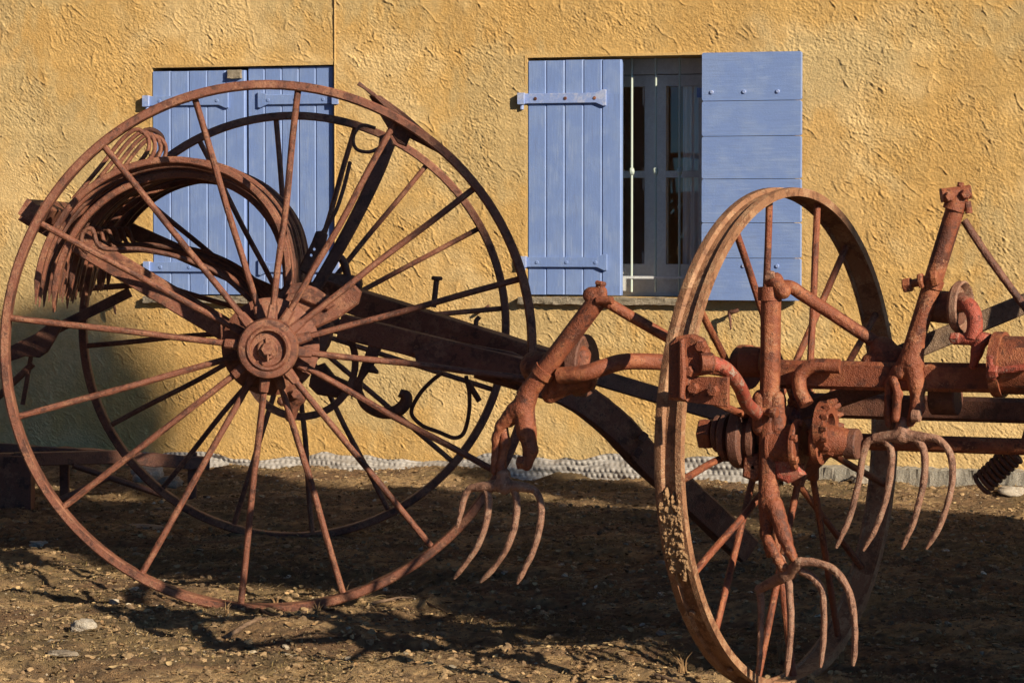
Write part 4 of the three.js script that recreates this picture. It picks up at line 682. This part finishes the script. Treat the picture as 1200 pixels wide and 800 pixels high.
const bladeGeo = (() => { const p = [], idx = []; for (let i = 0; i <= 5; i++) { const t = i / 5, w = 0.5 * (1 - t * 0.85); p.push(-w, 0.12 * Math.sin(t * 3), t, w, 0.12 * Math.sin(t * 3) + 0.02, t); if (i) { const a = (i - 1) * 2; idx.push(a, a + 1, a + 2, a + 1, a + 3, a + 2); } } const g = new THREE.BufferGeometry(); g.setAttribute('position', new THREE.Float32BufferAttribute(p, 3)); g.setIndex(idx); g.computeVertexNormals(); return g; })();
scatter('straw', 'dry straw and stalks strewn over the ground', 'straw', bladeGeo, plain(), 34000, 52, (o, x, z, r) => { if (n2(x * 1.5, z * 2.5) + 0.9 * r() < 0.1) return false; const L = 0.012 + 0.06 * r() * r() * r(); o.position.set(x, groundH(x, z) + 0.003, z); o.scale.set(0.0022 + 0.002 * r(), L * 0.8, L); o.rotation.set((r() - 0.7) * 0.5, r() * 6.283, 0); return true; }, (r) => { const k = 0.6 + 0.7 * r(); return r() < 0.6 ? [0.3 * k, 0.21 * k, 0.1 * k] : [0.17 * k, 0.11 * k, 0.06 * k]; });
const leafGeo = (() => { const p = [], idx = []; for (let i = 0; i <= 4; i++) { const t = i / 4, w = 0.32 * Math.sin(Math.PI * (0.06 + 0.9 * t)), y = 0.3 * (t - 0.5) * (t - 0.5); p.push(-w, y + 0.12, t - 0.5, 0, y, t - 0.5, w, y + 0.12, t - 0.5); if (i) { const a = (i - 1) * 3; for (const k of [0, 1]) idx.push(a + k, a + 3 + k, a + k + 1, a + k + 1, a + 3 + k, a + 4 + k); } } const g = new THREE.BufferGeometry(); g.setAttribute('position', new THREE.Float32BufferAttribute(p, 3)); g.setIndex(idx); g.computeVertexNormals(); return g; })();
scatter('leaf_litter', 'fallen brown leaves scattered on the yard', 'leaf litter', leafGeo, plain(), 11000, 53, (o, x, z, r) => { const s = 0.006 + 0.022 * r() * r(); o.position.set(x, groundH(x, z) + 0.004, z); o.scale.set(s, s, s); o.rotation.set((r() - 0.5) * 0.9, r() * 6.283, (r() - 0.5) * 0.9); return true; }, (r) => { const k = 0.5 + 0.9 * r(); return r() < 0.5 ? [0.2 * k, 0.12 * k, 0.055 * k] : [0.34 * k, 0.24 * k, 0.12 * k]; });
scatter('low_grass', 'short olive grass and moss in patches on the ground', 'grass', bladeGeo, plain(), 22000, 54, (o, x, z, r) => { if (n2b(x * 1.1 + 4, z * 1.6) + 0.45 * n2b(x * 8, z * 10) + (r() - 0.5) * 0.3 < 0.15) return false; const L = 0.006 + 0.016 * r() * r(); o.position.set(x, groundH(x, z) - 0.001, z); o.scale.set(0.0016 + 0.0012 * r(), L, L); o.rotation.set(-0.1 - 0.8 * r(), r() * 6.283, 0, 'YXZ'); return true; }, (r) => { const k = 0.6 + 0.8 * r(); return r() < 0.55 ? [0.2 * k, 0.145 * k, 0.052 * k] : [0.34 * k, 0.23 * k, 0.1 * k]; });
// dry weeds and twigs
function weed(px, py, h, n, label, seed) {
  const p = onGround(px, py), r = rng(seed); p.y = groundH(p.x, p.z); const t = thing('dry_weed', label, 'weed', p), out = [];
  for (let i = 0; i < n; i++) { const a = r() * 6.28, l = h * (0.5 + 0.6 * r()), s = l * (0.2 + 0.5 * r()); out.push(tube([p.clone().add(V(0.01 * Math.cos(a), -0.005, 0.01 * Math.sin(a))), p.clone().add(V(s * 0.35 * Math.cos(a), l * 0.6, s * 0.35 * Math.sin(a))), p.clone().add(V(s * Math.cos(a + 0.3), l, s * Math.sin(a + 0.3)))], 0.0016, { n: 8, sides: 5, scale: (q) => 1.2 - q })); }
  part(t, 'stem', mergeGeometries(out), new THREE.MeshStandardMaterial({ color: new THREE.Color(0.28, 0.17, 0.08), roughness: 1 }));
}
weed(435, 688, 0.1, 5, 'dry curled weed beside the foot of the rake wheel', 61); weed(405, 700, 0.05, 9, 'low dry weed tuft at the base of a rake spoke', 62); weed(322, 712, 0.04, 10, 'small dark weed clump under the tall rake wheel', 63); weed(915, 770, 0.05, 10, 'dry weed tuft under the tedder fork', 64); weed(265, 722, 0.04, 9, 'dry weed tuft by the lowest part of the rake rim', 66); weed(372, 722, 0.05, 12, 'straggly dry weed before the rake wheel foot', 67); weed(800, 782, 0.05, 10, 'dry weed tuft touching the outside of the tedder rim', 68); weed(985, 775, 0.05, 8, 'dry weed tuft beside the tedder wheel rim', 65);
function twig(list, r0, label) { const p = list.map(([x, y]) => { const q = onGround(x, y); q.y = groundH(q.x, q.z) + r0 * 0.9; return q; }); const t = thing('twig', label, 'twig', p[0].clone()); part(t, 'stick', tube(p, r0, { n: 30, sides: 8, scale: (q) => 1.1 - 0.7 * q, uneven: 0.001 }), M.oldWood); }
twig([[262, 744], [300, 735], [335, 722], [372, 714]], 0.006, 'crooked twig lying across the foot of the rake rim'); twig([[300, 715], [330, 728], [352, 731]], 0.005, 'short dark twig touching the rake rim'); twig([[768, 790], [810, 797], [880, 801]], 0.006, 'long dry stalk on the ground beneath the tedder wheel'); twig([[430, 709], [480, 703], [530, 712]], 0.005, 'thin curved twig right of the rake wheel foot');

// ---------------------------------------------------------------- cypresses beyond the frame on the sunny side: they shade the yard
{
  const sx = Math.sin(SUN_AZ), sz = Math.cos(SUN_AZ), at = (p, q) => V(p * sz + q * sx, 0, -p * sx + q * sz);
  const bark = new THREE.MeshStandardMaterial({ color: new THREE.Color(0.13, 0.09, 0.06), roughness: 1 }), green = new THREE.MeshStandardMaterial({ vertexColors: true, roughness: 0.9, side: THREE.DoubleSide });
  function crown(h, w, n, seed, y0) {
    const r = rng(seed), pos = [], col = [];
    for (let i = 0; i < n; i++) {
      const t = Math.pow(r(), 0.9), y = y0 + t * (h - y0), rad = w * Math.pow(Math.sin(Math.PI * clamp(0.1 + 0.88 * t, 0, 1)), 0.55) * (0.9 + 0.2 * n3(t * 6, seed, 1)), a = r() * 6.283, k = Math.sqrt(0.15 + 0.85 * r());
      const c = V(Math.cos(a) * rad * k, y, Math.sin(a) * rad * k), s = 0.05 + 0.06 * r(), d = V(Math.cos(a) * 0.4 + (r() - 0.5) * 0.5, 1, Math.sin(a) * 0.4 + (r() - 0.5) * 0.5).normalize(), e = V(r() - 0.5, 0, r() - 0.5).normalize(), g = 0.6 + 0.7 * r();
      const a0 = c.clone().addScaledVector(d, s * 1.7), a1 = c.clone().addScaledVector(e, s * 0.6), a2 = c.clone().addScaledVector(e, -s * 0.6), a3 = c.clone().addScaledVector(d, -s);
      for (const q of [a0, a2, a1, a1, a2, a3]) { pos.push(q.x, q.y, q.z); col.push(0.05 * g, 0.075 * g, 0.03 * g); }
    }
    const g = new THREE.BufferGeometry(); g.setAttribute('position', new THREE.Float32BufferAttribute(pos, 3)); g.setAttribute('color', new THREE.Float32BufferAttribute(col, 3)); g.computeVertexNormals(); return g;
  }
  const row = [[5.72, 4.0, 7.35, 0.76], [6.85, 4.3, 7.45, 0.78], [7.95, 4.1, 5.9, 0.62], [8.8, 4.4, 4.6, 0.5]];
  row.forEach(([p, q, h, w], i) => {
    const b = at(p, q), t = thing('cypress_tree', ['tall cypress at the yard end of the row', 'second cypress in the row beside the yard', 'third cypress in the row, lower than its neighbours', 'small cypress at the far end of the row'][i], 'tree', b, 'cypress row beside the yard');
    baseOf.set(t, V(0, 0, 0));
    part(t, 'trunk', tube([V(0, -0.2, 0), V(0.03, h * 0.35, 0.02), V(0, h * 0.85, 0)], 0.13, { scale: (k) => 1.1 - 0.9 * k, uneven: 0.01 }), bark);
    part(t, 'crown', crown(h, w, 19000, 100 + i, 0.25), green);
  });
}

renderer.render(scene, camera);
